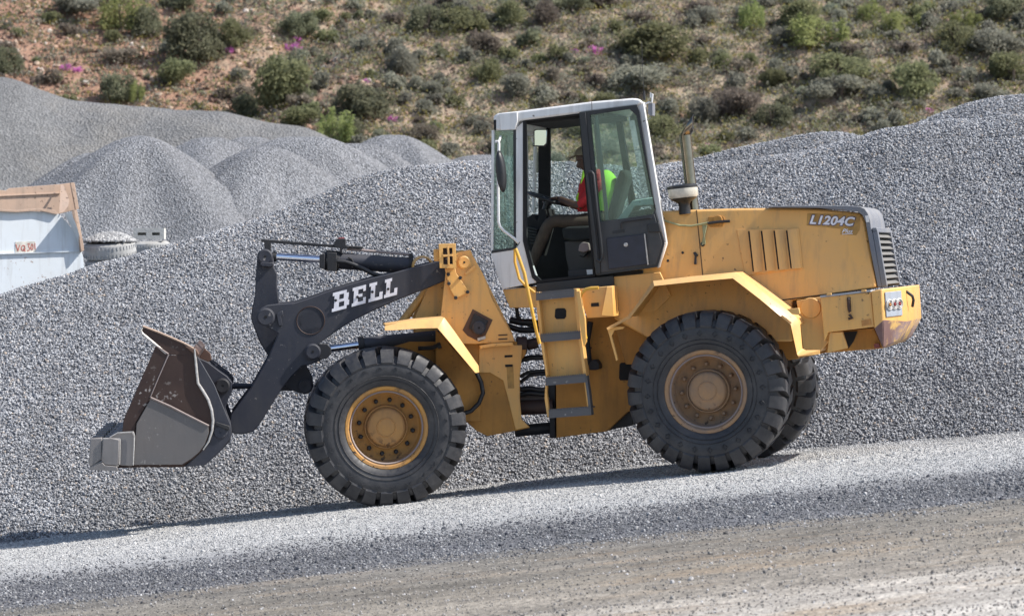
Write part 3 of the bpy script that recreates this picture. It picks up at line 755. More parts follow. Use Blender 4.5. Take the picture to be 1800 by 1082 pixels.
# ground cover: low tufts nobody could count
r_ = np.random.default_rng(77)
def tufts(name, kind, n, leaf, seed, per=20, prob=None, spread=.16):
    r = np.random.default_rng(seed); x = r.uniform(-23, 23, n); y = r.uniform(62, 83, n)
    k = r.uniform(0, 1, n) < prob(x, y); x, y = x[k], y[k]; z = hillz(x, y); m = len(x)
    c = np.repeat(np.stack([x, y, z], -1), per, 0) + np.abs(r.normal(0, 1, (m * per, 3))) * [0, 0, spread * .7] + r.normal(0, 1, (m * per, 3)) * [spread, spread, 0]
    V, Fq = quads(c, leaf, r, .6)
    o = mesh_np(name, V, Fq, LM[kind], attr=np.clip(np.repeat(r.uniform(.1, .9, m), per) + r.normal(0, .15, m * per), 0, 1)); return tag(o, kind='stuff')
vegp = lambda x, y: np.clip(.62 + .035 * (x + 6) + .35 * wav(x, y, 3, 12), .12, 1)
tufts('grey_ground_cover', 'grey', 7500, .055, 51, prob=lambda x, y: vegp(x, y))
tufts('brown_ground_cover', 'brown', 5500, .05, 52, prob=lambda x, y: vegp(x + 3, y))
tufts('yellow_ground_cover', 'yellow', 5000, .045, 53, prob=lambda x, y: vegp(y, x) * vegp(x, y))
tufts('green_ground_cover', 'green', 4000, .05, 54, prob=lambda x, y: vegp(x + 9, y))
tufts('dry_ground_cover', 'pale', 900, .05, 55, prob=lambda x, y: .6 + 0 * x, spread=.12)
n = 30000; x = r_.uniform(-23, 23, n); y = r_.uniform(62, 84, n)
k = r_.uniform(0, 1, n) < np.clip(.30 - .055 * (x + 3) + .3 * wav(x, y, 2.5, 14), .10, 1); x, y = x[k], y[k]
s = .05 + .16 * r_.uniform(0, 1, len(x)) ** 3.0 * np.where(x < -4, 1.7, 1.)
stone_field('hill_rocks', np.stack([x, y, hillz(x, y) + s * .1], -1), s, M['hillrock'], None, 61)

# wooden rail and post at the far right
x, y, z = on_hill(1785, 150); t_ = empty('wooden_rail_fence', (x, y, z))
MB().cyl((x - .05, y, z - .3), (x - .05, y, z + .5), .05, n=8).build('post', M['post'], t_)
MB().cyl((x - .5, y - .06, z + .06), (x + 1.6, y - .06, z + .10), .06, n=8).build('rail', M['post'], t_)
tag(t_, 'weathered wooden rail lying against a short post at the right edge of the slope', 'fence')
for px, py, lab in ((495 / 3 + 1200, 165, 'single white stone on open ground at right'), (1380, 83, 'white stone below the bright stems at upper right')):
    x, y, z = on_hill(px, py); b = bmesh.new(); bmesh.ops.create_icosphere(b, subdivisions=2, radius=.1)
    for v in b.verts: v.co *= random.uniform(.8, 1.15)
    me = bpy.data.meshes.new('pale_rock'); b.to_mesh(me); b.free(); me.materials.append(M['concrete'])
    o = bpy.data.objects.new('pale_rock', me); COL.objects.link(o); o.location = (x, y, z + .04); tag(o, lab, 'rock')

# ------------------------------------------------------------------ skip, tyre planters and block at the left
WF = Fr(-20, P(100, 430, 10.4))
sk = empty('steel_skip', P(40, 520, 10.4) + Vector((0, 1, -.6)))
WF0 = .0
b = MB(); b.pr(WF, [(-120, 372), (0, 370), (55, 371), (100, 374), (112, 384), (128, 403), (140, 428), (146, 452), (148, 470), (148, 640), (-120, 640)], 0, .03)
b.build('side_panel', M['skip'], sk, .004)
b = MB(); b.pr(WF, [(-120, 366), (0, 367.5), (30, 369.5), (70, 366), (95, 369), (103, 375), (100, 377), (70, 370), (30, 373), (0, 371.5), (-120, 371)], -.05, .0)
b.build('torn_top_edge', M['skiprust'], sk, .003)
b = MB(); b.pr(WF, [(-120, 341), (0, 334), (10, 335), (16, 331), (50, 328), (108, 323.5), (127, 321), (130, 340), (134, 368), (104, 376), (-120, 372)], .5, .53)
b.pr(WF, [(-120, 348.5), (106, 338), (106, 340.5), (-120, 351)], .48, .5)
b.build('back_board', M['skiprust'], sk, .004)
b = MB(); f0 = WF.t(104, 373, -.02); b.add([WF.t(104, 374, .0), WF.t(107, 324, .45), WF.t(112, 326, .42), WF.t(122, 352, .15), WF.t(120, 362, -.02), WF.t(112, 372, -.04)], [(0, 1, 2, 3, 4, 5)])
b.build('bent_flap', M['skiprust'], sk)
b = MB(); b.pr(WF, [(124, 321), (131, 321), (139, 367), (133, 369)], .30, .36); b.pr(WF, [(130, 369), (135.5, 369), (147, 430), (148, 440), (143, 443), (138, 410)], -.10, .05)
b.build('end_post', M['skiprust'], sk, .004)
# dented flange leaning out at the right end of the panel
b = MB(); b.add([WF.t(112, 376, -.01), WF.t(124, 372, -.26), WF.t(133, 392, -.20), WF.t(141, 418, -.10), WF.t(146, 442, -.03), WF.t(141, 440, -.01), WF.t(132, 412, -.01), WF.t(122, 392, -.01)], [(0, 1, 2, 7), (7, 2, 3, 6), (6, 3, 4, 5)])
b.build('bent_flange', M['skip'], sk)
MB().pr(WF, [(-120, 449), (142, 440.5), (142, 442), (-120, 451)], -.03, 0).build('seam', M['skip'], sk)
MB().pr(WF, [(27, 425), (62, 424), (63, 443), (27, 444)], -.006, 0).build('paint_patch', M['tan'], sk)
b = MB()
def stroke(pts, w_=1.15):
    for (x0, y0), (x1, y1) in zip(pts[:-1], pts[1:]):
        dx, dy = x1 - x0, y1 - y0; L = math.hypot(dx, dy); nx, ny = -dy / L * w_ / 2, dx / L * w_ / 2
        b.pr(WF, [(x0 + nx, y0 + ny), (x1 + nx, y1 + ny), (x1 - nx, y1 - ny), (x0 - nx, y0 - ny)], -.0095, -.0065)
stroke([(28, 429), (31.5, 441), (35, 430)]); stroke([(40, 431), (37.5, 434), (38, 439), (41, 441), (44, 438), (43.5, 432), (40, 431)]); stroke([(41, 437), (45, 442)])
stroke([(48, 429), (52, 428), (50, 433), (53, 436), (51, 440), (48, 441)]); stroke([(56, 429), (54.5, 433), (55, 438), (57, 439), (58.5, 434), (57.5, 429), (56, 429)]); stroke([(61.5, 427), (62, 438)])
b.build('painted_number', M['redpaint'], sk)
tag(sk, 'pale blue-white steel skip with torn rusty top edge and red number at left edge', 'skip')

def tyre_mesh_small(ro, ri, wd):
    n = 40; b = MB(); prof = [(ri, wd * .9), (ri + .03, wd), (ro - .05, wd), (ro - .01, wd * .88), (ro, wd * .7), (ro, wd * .3), (ro - .01, wd * .12), (ro - .05, 0), (ri + .03, 0), (ri, wd * .1), (ri, wd * .9)]
    b.lathe(prof, (0, 0, 0), (0, 0, 1), n)
    for k in range(44):
        a = 2 * math.pi * k / 44; e = Vector((math.cos(a), math.sin(a), 0)); g = Vector((-math.sin(a), math.cos(a), 0))
        b.box(e * (ro + .002) + Vector((0, 0, wd * .72)), e * .008, g * .018, Vector((0, 0, wd * .2)))
        b.box(e * (ro + .002) + Vector((0, 0, wd * .28)), e * .008, g * .018, Vector((0, 0, wd * .2)))
    return b
def planter(pxc, pyt, Y, ro, lab, tiers, mound=True):
    c = P(pxc, pyt, Y); z = c.z; grp = []
    for k in range(tiers):
        wd = .23; z -= wd + .004
        t = tyre_mesh_small(ro * (1 if k == 0 else .985), ro * .55, wd).build('whitewashed_tyre', M['tyrewhite']); t.location = (c.x + .02 * k, c.y, z); t.rotation_euler = (R(7 if mound else 2), R(-3), .3 * k)
        tag(t, lab + (', topmost of its stack', ', second from top', ', third from top', ', lowest of its stack')[k], 'tyre')
    if mound:
        xs = np.linspace(-1, 1, 30); X, Y_ = np.meshgrid(xs, xs); rr = np.sqrt(X * X + Y_ * Y_)
        q = ro * .99
        i = (np.arange(29)[:, None] * 30 + np.arange(29)[None]); keep = (rr[:-1, :-1] < 1) & (rr[1:, 1:] < 1) & (rr[1:, :-1] < 1) & (rr[:-1, 1:] < 1)
        Z = .12 * np.clip(1 - rr ** 2, 0, 1) + .015 * wav(X, Y_, .4, 2)
        V = np.stack([X * q, Y_ * q, Z], -1).reshape(-1, 3); i = i[keep]
        o = mesh_np('gravel_mound', V, np.stack([i, i + 1, i + 31, i + 30], -1), M['pile'], smooth=True); o.location = (c.x, c.y, c.z - .005)
        r = np.random.default_rng(5); n = 2600; a = r.uniform(0, 6.28, n); d = np.sqrt(r.uniform(0, 1, n)) * q
        x, y = d * np.cos(a), d * np.sin(a); zz = .12 * (1 - (d / q) ** 2) + .005
        stone_field('crushed_stone', np.stack([x, y, zz], -1), .045 * r.uniform(.5, 1.3, n), M['stonelight'], o, 9)
        tag(o, 'small mound of gravel filling the whitewashed tyre beside the skip', 'gravel mound')
    return c
planter(194, 424, 11.0, .36, 'whitewashed tyre beside the skip', 4)
c = planter(264, 424, 11.9, .29, 'whitewashed tyre under the concrete block', 4, False)
bl = MB(); c0 = P(263, 420.5, 11.8)
Wb, Hb, Db = .43, .155, .22
def blk(x0, x1, z0, z1, y0, y1): bl.box(c0 + Vector(((x0+x1)/2, (y0+y1)/2, (z0+z1)/2)), (x1-x0, 0, 0), (0, y1-y0, 0), (0, 0, z1-z0))
for x0, x1 in ((-Wb/2, -.155), (-.035, .045), (.155, Wb/2)): blk(x0, x1, .0, Hb, -Db/2, Db/2)
for x0, x1 in ((-.155, -.035), (.045, .155)): blk(x0, x1, 0, .055, -Db/2, Db/2); blk(x0, x1, .095, Hb, -Db/2, Db/2); blk(x0, x1, .055, .095, .02, Db/2)
o = bl.build('concrete_block', M['concrete'], None); tag(o, 'pale hollow concrete block lying on the right whitewashed tyre', 'concrete block')

# ------------------------------------------------------------------ the wheel loader
FW = P(679.7, 751.5, -1.25); RW = P(1240, 688, -1.42)
FF = Fr(-4.5, FW)
RF = Fr(13., RW)
E0 = Vector((.25, .0, float(ground(.25, 0.))))
L = empty('wheel_loader', E0)
tag(L, 'yellow articulated wheel loader with white cab and black arms by the gravel heap', 'wheel loader')
def part(mb, name, mat, parent=None, bevel=.006, **k): return mb.build(name, M[mat] if isinstance(mat, str) else mat, parent or L, bevel, **k)
def prp(name, mat, fr, pts, v0, v1, parent=None, bevel=.006): return part(MB().pr(fr, pts, v0, v1), name, mat, parent, bevel)

# wheels -----------------------------------------------------------
RT = .775
def make_wheel(kind, rimm, hubm, phase):
    Y = Vector((0, 1, 0)); O = Vector((0, 0, 0))
    b = MB()
    b.lathe([(.405, .055), (.405, .02), (.395, .012), (.372, .015), (.362, .03), (.352, .05), (.345, .10), (.338, .19), (.325, .225), (.30, .235), (.20, .225), (.155, .215), (.05, .215)], O, Y, 56)
    b.lathe([(.405, .525), (.405, .56), (.36, .55), (.33, .40), (.05, .40)], O, Y, 56)
    w_ = b.build('wheel', M[rimm], L, 0, local=True)
    b = MB(); b.lathe([(.356, .036), (.348, .030), (.342, .036), (.338, .05), (.345, .06)], O, Y, 56); b.build('rim_ring', M['rimedge'], w_, 0, local=True)
    b = MB()
    b.lathe([(.215, .225), (.212, .16), (.205, .15), (.198, .15), (.194, .165), (.188, .165), (.184, .13), (.176, .115), (.16, .105), (.095, .095), (.092, .088), (.086, .086), (.082, .093), (.0, .090)], O, Y, 48)
    b.build('hub', M[hubm], w_, 0, local=True)
    bolt = None
    for k in range(12):
        a = 2 * math.pi * (k + .5) / 12 + phase
        p = Vector((math.cos(a) * .262, .205, math.sin(a) * .262))
        if bolt is None:
            bb = MB(); bb.lathe([(.0, -.035), (.014, -.035), (.019, -.026), (.019, 0), (.024, .004), (.024, .03)], O, Y, 6); bolt = bb.build('wheel_bolt', M['dark_steel'] if kind == 'f' else M['rimr'], w_, 0, local=True); o = bolt
        else:
            o = bolt.copy(); COL.objects.link(o); o.parent = w_
        o.location = p; o.rotation_euler = (0, -a, 0)
    # tyre: sidewall, tread band and 26 lugs a side
    b = MB(); n = 104
    b.lathe([(.398, .05), (.402, .015), (.42, -.002), (.45, -.018), (.52, -.038), (.58, -.042), (.625, -.03), (.628, -.022), (.66, -.008), (.692, .02), (.70, .06), (.705, .16), (.71, .29),
             (.705, .42), (.70, .52), (.692, .56), (.66, .588), (.58, .62), (.50, .612), (.42, .582), (.402, .565), (.398, .53)], O, Y, n)
    K = 26; wdt = 2 * math.pi / K
    for side in (0, 1):
        for k in range(K):
            a0 = phase + (k + .5 * side) * wdt
            prof = [(.612, -.036), (.632, -.043), (.70, -.022), (.745, .0), (.766, .028), (RT, .075), (RT, .19), (RT - .002, .325), (.70, .335)]
            vs = []; m = len(prof); hw = wdt * .35
            for sgn in (-1, 1):
                for r, y in prof:
                    yy = max(y, 0); an = a0 - yy * .42 + sgn * hw * (1 - .10 * (yy / .3) + (0.04 if r < .66 else 0)) * (.93 if r > .76 else 1)
                    Yy = y if side == 0 else .58 - y
                    vs.append(Vector((math.cos(an) * r, Yy, math.sin(an) * r)))
            vs2 = vs + [Vector((math.cos(a0) * .60, .0 if side == 0 else .58, math.sin(a0) * .60)), ]
            fs = [(i, i + 1, m + i + 1, m + i) for i in range(m - 1)] + [tuple(range(m)) , tuple(range(2 * m - 1, m - 1, -1))]
            b.add(vs, fs)
            # step in the gap between two lugs
            a1 = a0 + wdt * .5
            q = []
            for sgn in (-1, 1):
                for r, y in ((.63, -.032), (.715, -.004), (.735, .03), (.735, .12), (.71, .13)):
                    an = a1 - max(y, 0) * .42 + sgn * wdt * .05
                    q.append(Vector((math.cos(an) * r, y if side == 0 else .58 - y, math.sin(an) * r)))
            if False: b.add(q, [(i, i + 1, 6 + i, 5 + i) for i in range(4)] + [(0, 1, 2, 3, 4), (9, 8, 7, 6, 5)])
    # moulded chevrons on the sidewall
    for k in range(24):
        a0 = phase + k * 2 * math.pi / 24
        p = [Vector((math.cos(a0 + da) * r, -.0455, math.sin(a0 + da) * r)) for da, r in ((-.045, .565), (0., .590), (.045, .565))]
        if kind == 'r': p = [Vector((math.cos(a0 + da) * r, -.0455, math.sin(a0 + da) * r)) for da, r in ((-.04, .56), (0., .590), (.04, .56), (0, .53), (-.04, .56))]
        b.tube(p, .0045, 4)
    for rr in (.46, .50, .618): b.lathe([(rr - .004, -.024 if rr < .48 else -.036 if rr < .6 else -.034), (rr, -.030 if rr < .48 else -.042 if rr < .6 else -.040), (rr + .004, -.024 if rr < .48 else -.036 if rr < .6 else -.034)], O, Y, 72)
    b.build('tyre', M['rubber'], w_, 0, local=True, smooth=28)
    return w_
def place_wheel(wh, pos, yaw): wh.location = pos - E0; wh.rotation_euler = (0, 0, R(-yaw))
wf = make_wheel('f', 'rimf', 'hubf', .12); place_wheel(wf, FW, -4.5)
wf2 = dup(wf); wf2.location = FW + FF.a * 2.6 - E0 - Vector((0, 0, .09)); wf2.rotation_euler = (0, 0, R(4.5 + 180))
wr = make_wheel('r', 'rimr', 'rimr', .35); place_wheel(wr, RW, 13)
wr2 = dup(wr); wr2.location = RW + RF.a * 2.6 - E0 - Vector((0, 0, .04)); wr2.rotation_euler = (0, 0, R(-13 + 180))
wf['label'] = 'front wheel with orange rim on the near side'; wr['label'] = 'rear wheel with dusty brown rim on the near side'
b = MB(); b.tube([FW + FF.a * .3, FW + FF.a * 2.3], .17, 16); b.lathe([(.0, -.35), (.2, -.3), (.3, -.1), (.3, .1), (.2, .3), (0, .35)], FW + FF.a * 1.3, FF.a, 20); part(b, 'front_axle', 'yellow_dirty_shaded')
b = MB(); b.tube([RW + RF.a * .3, RW + RF.a * 2.3], .17, 16); b.lathe([(.0, -.35), (.2, -.3), (.3, -.1), (.3, .1), (.2, .3), (0, .35)], RW + RF.a * 1.3, RF.a, 20); part(b, 'rear_axle', 'yellow_dirty_shaded')

# boom -------------------------------------------------------------
boom_pts = [(812, 452), (784, 455), (740, 466), (692, 479), (650, 489), (612, 500), (578, 511), (540, 525), (517, 532), (491, 533.5), (470, 536), (458, 542), (453, 551), (454, 563), (460, 571), (470, 575), (489, 586), (471.5, 628),
            (456, 655), (441, 681), (424, 703), (406, 727), (403, 745), (408, 761), (425, 763), (445, 758.5), (457, 745), (476, 714), (494, 685), (512, 662), (531, 643), (548, 640), (566, 632), (563, 602), (583, 588),
            (612, 568), (658, 545), (698, 527.5), (738, 512), (784, 493), (815, 484), (826, 470), (824, 456)]
boom = prp('boom_arm', 'navy', FF, boom_pts, .80, .89, bevel=.01)
far = MB(); far.prism3([FF.t(x, y, .80) + FF.a * .92 for x, y in boom_pts], FF.a * .09); part(far, 'boom_arm', 'navy', bevel=.01)
b = MB(); c = FF.t(546, 563, .80); b.cyl(c, c + FF.a * 1.0, .135, n=32); part(b, 'cross_tube', 'navy')
b = MB(); b.lathe([(.142, 0), (.141, -.006), (.134, -.006), (.133, 0)], c, FF.a, 36); part(b, 'weld_ring', 'rust', boom)
def pin(fr, px, py, v0, v1, r, mat='navy', parent=None, hole=True):
    b = MB(); c = fr.t(px, py, v0); ln = (v1 - v0)
    b.lathe([(0, .004), (r * .16, .004), (r * .17, -.002), (r * .8, -.004), (r * .82, 0), (r * .9, .004), (r, .008), (r, ln)], c, fr.a, 28); o = part(b, 'pivot_pin', mat, parent, 0)
    if hole:
        b = MB(); b.lathe([(0, -.005), (r * .15, -.005), (r * .15, .006)], c, fr.a, 10); part(b, 'grease_hole', 'blackmat', o, 0) if not parent or parent is L else part(b, 'grease_hole', 'blackmat', parent, 0)
    return o
pin(FF, 467, 557, .765, .80, .092); pin(FF, 550, 618, .75, .80, .080); pin(FF, 386, 759, .70, .82, .072)
pin(FF, 466, 451, 1.14, 1.2, .078)
b = MB(); b.pr(FF, [(486, 551), (497, 545), (498, 553), (494, 556), (497, 572), (490, 573), (487, 560)], .775, .80); part(b, 'pin_keeper', 'navy', boom)
b = MB(); b.pr(FF, [(560, 604), (575, 604), (582, 611), (582, 622), (574, 630), (561, 632)], .77, .84); part(b, 'rod_eye', 'dark_steel')
# raised name on the arm
glyph = {'B': [(0, .0, .44, .17), (0, .83, .44, 1.), (.10, .17, .36, .83), (.36, .43, .62, .58), (.44, 0, .78, .17), (.44, .83, .74, 1.), (.64, .17, .90, .43), (.62, .43, .84, .58), (.60, .58, .86, .83)],
         'E': [(0, .0, .9, .17), (0, .83, .86, 1.), (.10, .17, .38, .83), (.38, .42, .66, .58), (.72, .17, .9, .34), (.70, .68, .86, .83)],
         'L': [(0, .0, .92, .17), (0, .83, .50, 1.), (.12, .17, .40, .83), (.70, .17, .92, .40)]}
def BL(u, v): # position on the arm in photograph pixels
    return (583.2 + u * 116 - .0 * v, 548.4 - u * 31 - v * 33 + u * v * 1.5)
b = MB()
for ch, u0, w_ in (('B', .0, .285), ('E', .30, .235), ('L', .555, .23), ('L', .79, .215)):
    for x0, y0, x1, y1 in glyph[ch]:
        sh = .045
        q = [BL(u0 + x0 * w_ + sh * y0 * .4, y0), BL(u0 + x1 * w_ + sh * y0 * .4, y0), BL(u0 + x1 * w_ + sh * y1 * .4, y1), BL(u0 + x0 * w_ + sh * y1 * .4, y1)]
        b.pr(FF, q, .790, .798)
part(b, 'lettering', 'lettering', boom, 0, smooth=0)
for u, v in ((.06, .58), (.39, .45), (.615, .52), (.855, .45)):
    x, y = BL(u, v); b = MB(); b.lathe([(0, -.012), (.012, -.01), (.014, 0)], FF.t(x, y, .79), FF.a, 10); part(b, 'rivet', 'dark_steel', boom, 0)

# bell crank, link, cylinders -------------------------------------
bc = prp('bell_crank', 'navy', FF, [(456, 442), (466, 438), (477, 442), (481, 455), (482, 470), (488, 482), (487, 500), (491, 530), (500, 560), (520, 600), (538, 640), (549, 662), (551, 678), (547, 688), (536, 692), (524, 690), (508, 684), (492, 668),
                                    (474, 630), (456, 600), (448, 580), (441, 560), (443, 540), (448, 520), (449, 490), (451, 465), (452, 450)], 1.20, 1.34, bevel=.012)
b = MB(); b.pr(FF, [(458, 461), (480, 461), (481, 466), (476, 469), (461, 468), (457, 465)], 1.12, 1.2); part(b, 'pin_keeper', 'navy', bc)
pin(FF, 536, 679, 1.16, 1.2, .075, parent=bc, hole=False)
b = MB(); b.tube([FF.t(398, 678, 1.27), FF.t(436, 678, 1.27), FF.t(450, 680, 1.27), FF.t(534, 680, 1.27)], [.035, .028, .032, .04], 12); part(b, 'bucket_link', 'navy')
def cylr(name, fr, p0, p1, p2, v, rr, rb, gl, parent=None):
    b = MB(); b.tube([fr.t(*p1, v), fr.t(*p2, v)], rb, 28); o = part(b, name, 'navy', None, 0)
    b = MB(); b.tube([fr.t(*p0, v), fr.t(*p1, v)], rr, 24); part(b, 'piston_rod', 'chrome', o, 0)
    if gl: b = MB(); b.tube([fr.t(*gl[0], v), fr.t(*gl[1], v)], rb * 1.22, 28); part(b, 'gland', 'dark_steel', o, .006)
    return o
tc = cylr('tilt_cylinder', FF, (470, 450), (566, 456), (722, 467), 1.27, .036, .082, ((572, 457), (596, 459)))
b = MB(); b.pr(FF, [(562, 448), (571, 445), (571, 474), (562, 470)], 1.14, 1.4); b.pr(FF, [(574, 443), (592, 444), (592, 477), (575, 476)], 1.17, 1.37); part(b, 'gland_block', 'dark_steel', tc)
b = MB(); b.tube([FF.t(478, 451, 1.27), FF.t(486, 451.5, 1.27)], .05, 18); part(b, 'rod_eye', 'dark_steel', tc)
b = MB(); b.tube([FF.t(716, 452, 1.27), FF.t(717, 482, 1.27)], .035, 8); b.tube([FF.t(718, 466, 1.27), FF.t(724, 466.5, 1.27)], .088, 28); part(b, 'barrel_band', 'dark_steel', tc, 0)
b = MB(); b.lathe([(.095, -.05), (.085, -.05), (.085, .15), (.11, .15), (.11, -.02), (.095, -.05)], FF.t(743, 468, 1.15), FF.a, 28); part(b, 'cylinder_eye', 'yellow')
b = MB(); b.tube([FF.t(x, y, 1.12) for x, y in ((593, 459), (606, 460), (622, 465), (640, 473), (655, 481), (672, 485), (690, 483))], .022, 10); part(b, 'hose', 'hose', tc, 0)
b = MB(); b.tube([FF.t(x, y, 1.18) for x, y in ((612, 452), (618, 455), (621, 461), (618, 470))], .010, 8); part(b, 'hose', 'hose', tc, 0)
ind = prp('level_indicator_bar', 'dark_steel', FF, [(459, 420), (588, 430), (638, 433), (638, 437), (588, 435), (459, 425.5)], 1.22, 1.30)
prp('indicator_post', 'dark_steel', FF, [(464, 424), (477, 425), (476, 442), (465, 440)], 1.22, 1.28, ind)
prp('indicator_bracket', 'dark_steel', FF, [(592, 420), (608, 419), (608, 430), (613, 433), (612, 437), (602, 438), (602, 446), (598, 446), (598, 436), (587, 435), (588, 426)], 1.18, 1.34, ind)
prp('indicator_cap', 'redlens', FF, [(595, 417.5), (605, 417), (606, 420), (594, 420.5)], 1.2, 1.32, ind)
b = MB(); b.tube([FF.t(610, 437.5, 1.26), FF.t(724, 447.5, 1.26)], .014, 8); part(b, 'indicator_rod', 'rimedge', ind, 0)
prp('indicator_post', 'dark_steel', FF, [(720, 445), (726, 446), (727, 467), (718, 466)], 1.22, 1.30, ind)
for v in (.86, 1.76):
    lc = cylr('lift_cylinder', FF, (556, 616), (630, 606), (772, 592), v, .034, .070, ((630, 606), (640, 605)))

# front frame -----------------------------------------------------
tw_pts = [(804, 443), (827, 438.5), (832, 450), (848.6, 480), (864, 522), (882, 556), (901, 588), (910, 606), (912, 640), (912, 760), (800, 760), (770, 640), (775, 552), (784, 476), (795, 452)]
tower = prp('front_tower', 'yellow', FF, tw_pts[:7] + [(905, 600), (844, 604), (780, 604), (774, 570), (775, 552), (784, 476), (795, 452)], .70, .745, bevel=.005)
far = MB(); far.prism3([FF.t(x, y, .70) + FF.a * 1.16 for x, y in tw_pts[:7] + [(905, 600), (780, 604), (774, 570), (775, 552), (784, 476)]], FF.a * .045); part(far, 'front_tower', 'yellow')
for v in (1.02, 1.54):
    far = MB(); far.prism3([FF.t(x, y, .70) + FF.a * (v - .70) for x, y in [(806, 446), (826, 444), (862, 522), (895, 588), (895, 604), (735, 604), (732, 560), (757, 500)]], FF.a * .035); part(far, 'inner_tower_plate', 'yellow')
b = MB(); b.pr(FF, [(846, 484), (850, 483), (902, 588), (897, 590)], .745, 1.86); part(b, 'tower_back_plate', 'yellow')
b = MB(); b.tube([FF.t(706, 566, 1.1), FF.t(752, 507, 1.1)], .04, 14); part(b, 'bracing_tube', 'yellow', None, 0)
lower = prp('front_frame', 'yellow_dirty_shaded', FF, [(780, 600), (844, 600), (900, 598), (926, 606), (925, 622), (917, 632), (914, 660), (914, 700), (917, 736), (932, 751), (900, 758), (857, 766), (838, 757), (822, 742), (760, 730), (700, 700), (640, 690), (655, 620), (720, 600)], .78, 1.82)
prp('frame_side_plate', 'yellow', FF, [(880, 606), (918, 606), (917, 632), (914, 660), (914, 700), (917, 736), (931, 750), (906, 755), (893, 700), (884, 668), (862, 655), (842, 655), (842, 612)], .765, .782, lower)
prp('frame_ledge', 'yellow', FF, [(843, 607), (866, 603), (901, 601), (903, 607), (866, 609), (844, 613)], .66, .74, lower)
prp('warning_sticker', 'decalbg', FF, [(890, 640), (902, 640), (904, 682), (893, 682)], .760, .7645, lower, 0)
prp('sticker_mark', 'blackmat', FF, [(888, 640.5), (901, 640), (901, 644), (888, 644.5)], .756, .7595, lower, 0)
prp('sticker_mark', 'blackmat', FF, [(887, 624), (901, 623.5), (901, 627), (887, 628)], .760, .7645, lower, 0)
b = MB()
for dy in (0, 7): b.pr(FF, [(876, 588 + dy), (892, 587 + dy), (892, 589 + dy), (876, 590 + dy)], .692, .70)
part(b, 'cast_slots', 'rust', tower, 0)
b = MB(); b.tube([FF.t(926, 606, .9), FF.t(945, 602, .9)], .055, 14); b.tube([FF.t(908, 606, .85), FF.t(926, 606, .85)], .085, 14); part(b, 'steering_pin', 'rust', None, .006)
b = MB(); b.tube([FF.t(905, 757, 1.2), FF.t(985, 750, 1.2)], .06, 10); part(b, 'lower_hinge', 'dark_steel')
# welded plate, pivots, lamp on the tower
prp('weld_scar', 'weld_rust', FF, [(831, 543), (866, 562), (850, 597), (842, 600), (822, 590), (813, 580)], .694, .70, tower, 0)
prp('repair_plate', 'dark_steel', FF, [(833, 551), (858, 564), (846, 589), (824, 577)], .672, .694, tower)
pin(FF, 842, 576, .655, .672, .068, 'navy', tower)
prp('keeper_strip', 'bare', FF, [(839, 594), (853, 590), (854, 595), (840, 599)], .675, .694, tower, .003)
pin(FF, 816, 461, .675, .70, .066, 'yellow', tower)
prp('keeper_strip', 'yellow', FF, [(817, 480), (834, 465), (837, 469), (833, 474), (819, 484)], .68, .70, tower, .003)
lamp = MB(); lamp.ring(FF, [(771, 428.5), (801, 427.5), (802, 471.5), (773, 471)], [(778.5, 436), (795, 435.5), (796, 464), (779.5, 464.5)], .50, .53)
lamp.pr(FF, [(772, 429.5), (800, 428.5), (801, 431.5), (773, 432)], .53, .66); lamp.pr(FF, [(774, 468), (801, 467.5), (801, 471), (774, 470.5)], .53, .66)
lamp.pr(FF, [(772, 432), (775, 432), (776, 468), (774, 468)], .53, .66); lamp.pr(FF, [(798, 431.5), (800.5, 431.5), (801, 467.5), (799, 467.5)], .53, .66); lamp = part(lamp, 'work_lamp_housing', 'yellow', None, .003)
b = MB(); b.pr(FF, [(778, 447.5), (796, 446.5), (796, 450.5), (779, 451.5)], .488, .50); b.pr(FF, [(785.5, 434), (789, 434), (790, 447), (786.5, 447)], .488, .50); b.pr(FF, [(786.5, 451.5), (790, 451), (790.5, 466), (787, 466)], .488, .50); part(b, 'lamp_guard_bars', 'yellow', lamp, .003)
prp('lamp_body', 'rust', FF, [(776, 434), (798, 433), (799, 466), (777, 467)], .56, .62, lamp, 0)
prp('lamp_bracket', 'yellow', FF, [(762, 438), (771, 437), (773, 459), (763, 459)], .58, .64, lamp)
prp('lamp_arm', 'yellow', FF, [(782, 472), (800, 470), (802, 480), (807, 487), (825, 514), (801, 524), (792, 510), (786, 490)], .655, .695, None, .004)
for x, y in ((788, 482), (809, 488), (789, 498), (822, 513), (801, 523)):
    b = MB(); b.lathe([(0, -.02), (.016, -.02), (.02, 0)], FF.t(x, y, .655), FF.a, 6); part(b, 'mounting_bolt', 'dark_steel', tower, 0)
# front fender: bent plate with a downturned lip
ft_top = [(676, 571), (698, 566), (720, 562.5), (781, 557.6), (843, 643)]
ft_bot = [(676, 580), (700, 578), (769, 576.5), (836, 655), (843, 655)]
fend = MB()
lipT = [(675, 574), (682, 569), (720, 563), (781, 557.6), (799, 582), (841, 642), (842.5, 655), (835, 654.5), (790, 601), (769, 576.5), (740, 577), (689, 580.5), (675, 580.5)]
fend.ring(FF, [(676, 573), (698, 567), (720, 563), (781, 557.6), (799, 582), (841, 642), (842.5, 654)], [(676, 580.5), (689, 580.5), (740, 577), (769, 576.5), (790, 601), (835, 654.5), (838, 655)], .07, .09, -.02, False)
fend.pr(FF, [(677, 570), (720, 563), (781, 557.6), (781.5, 561), (720, 567), (677, 574)], .10, .70)
fend.pr(FF, [(781, 557.6), (841, 642), (838, 645), (778, 561)], .10, .76)
fend = part(fend, 'front_fender', 'yellow', None, .004)
far = MB()
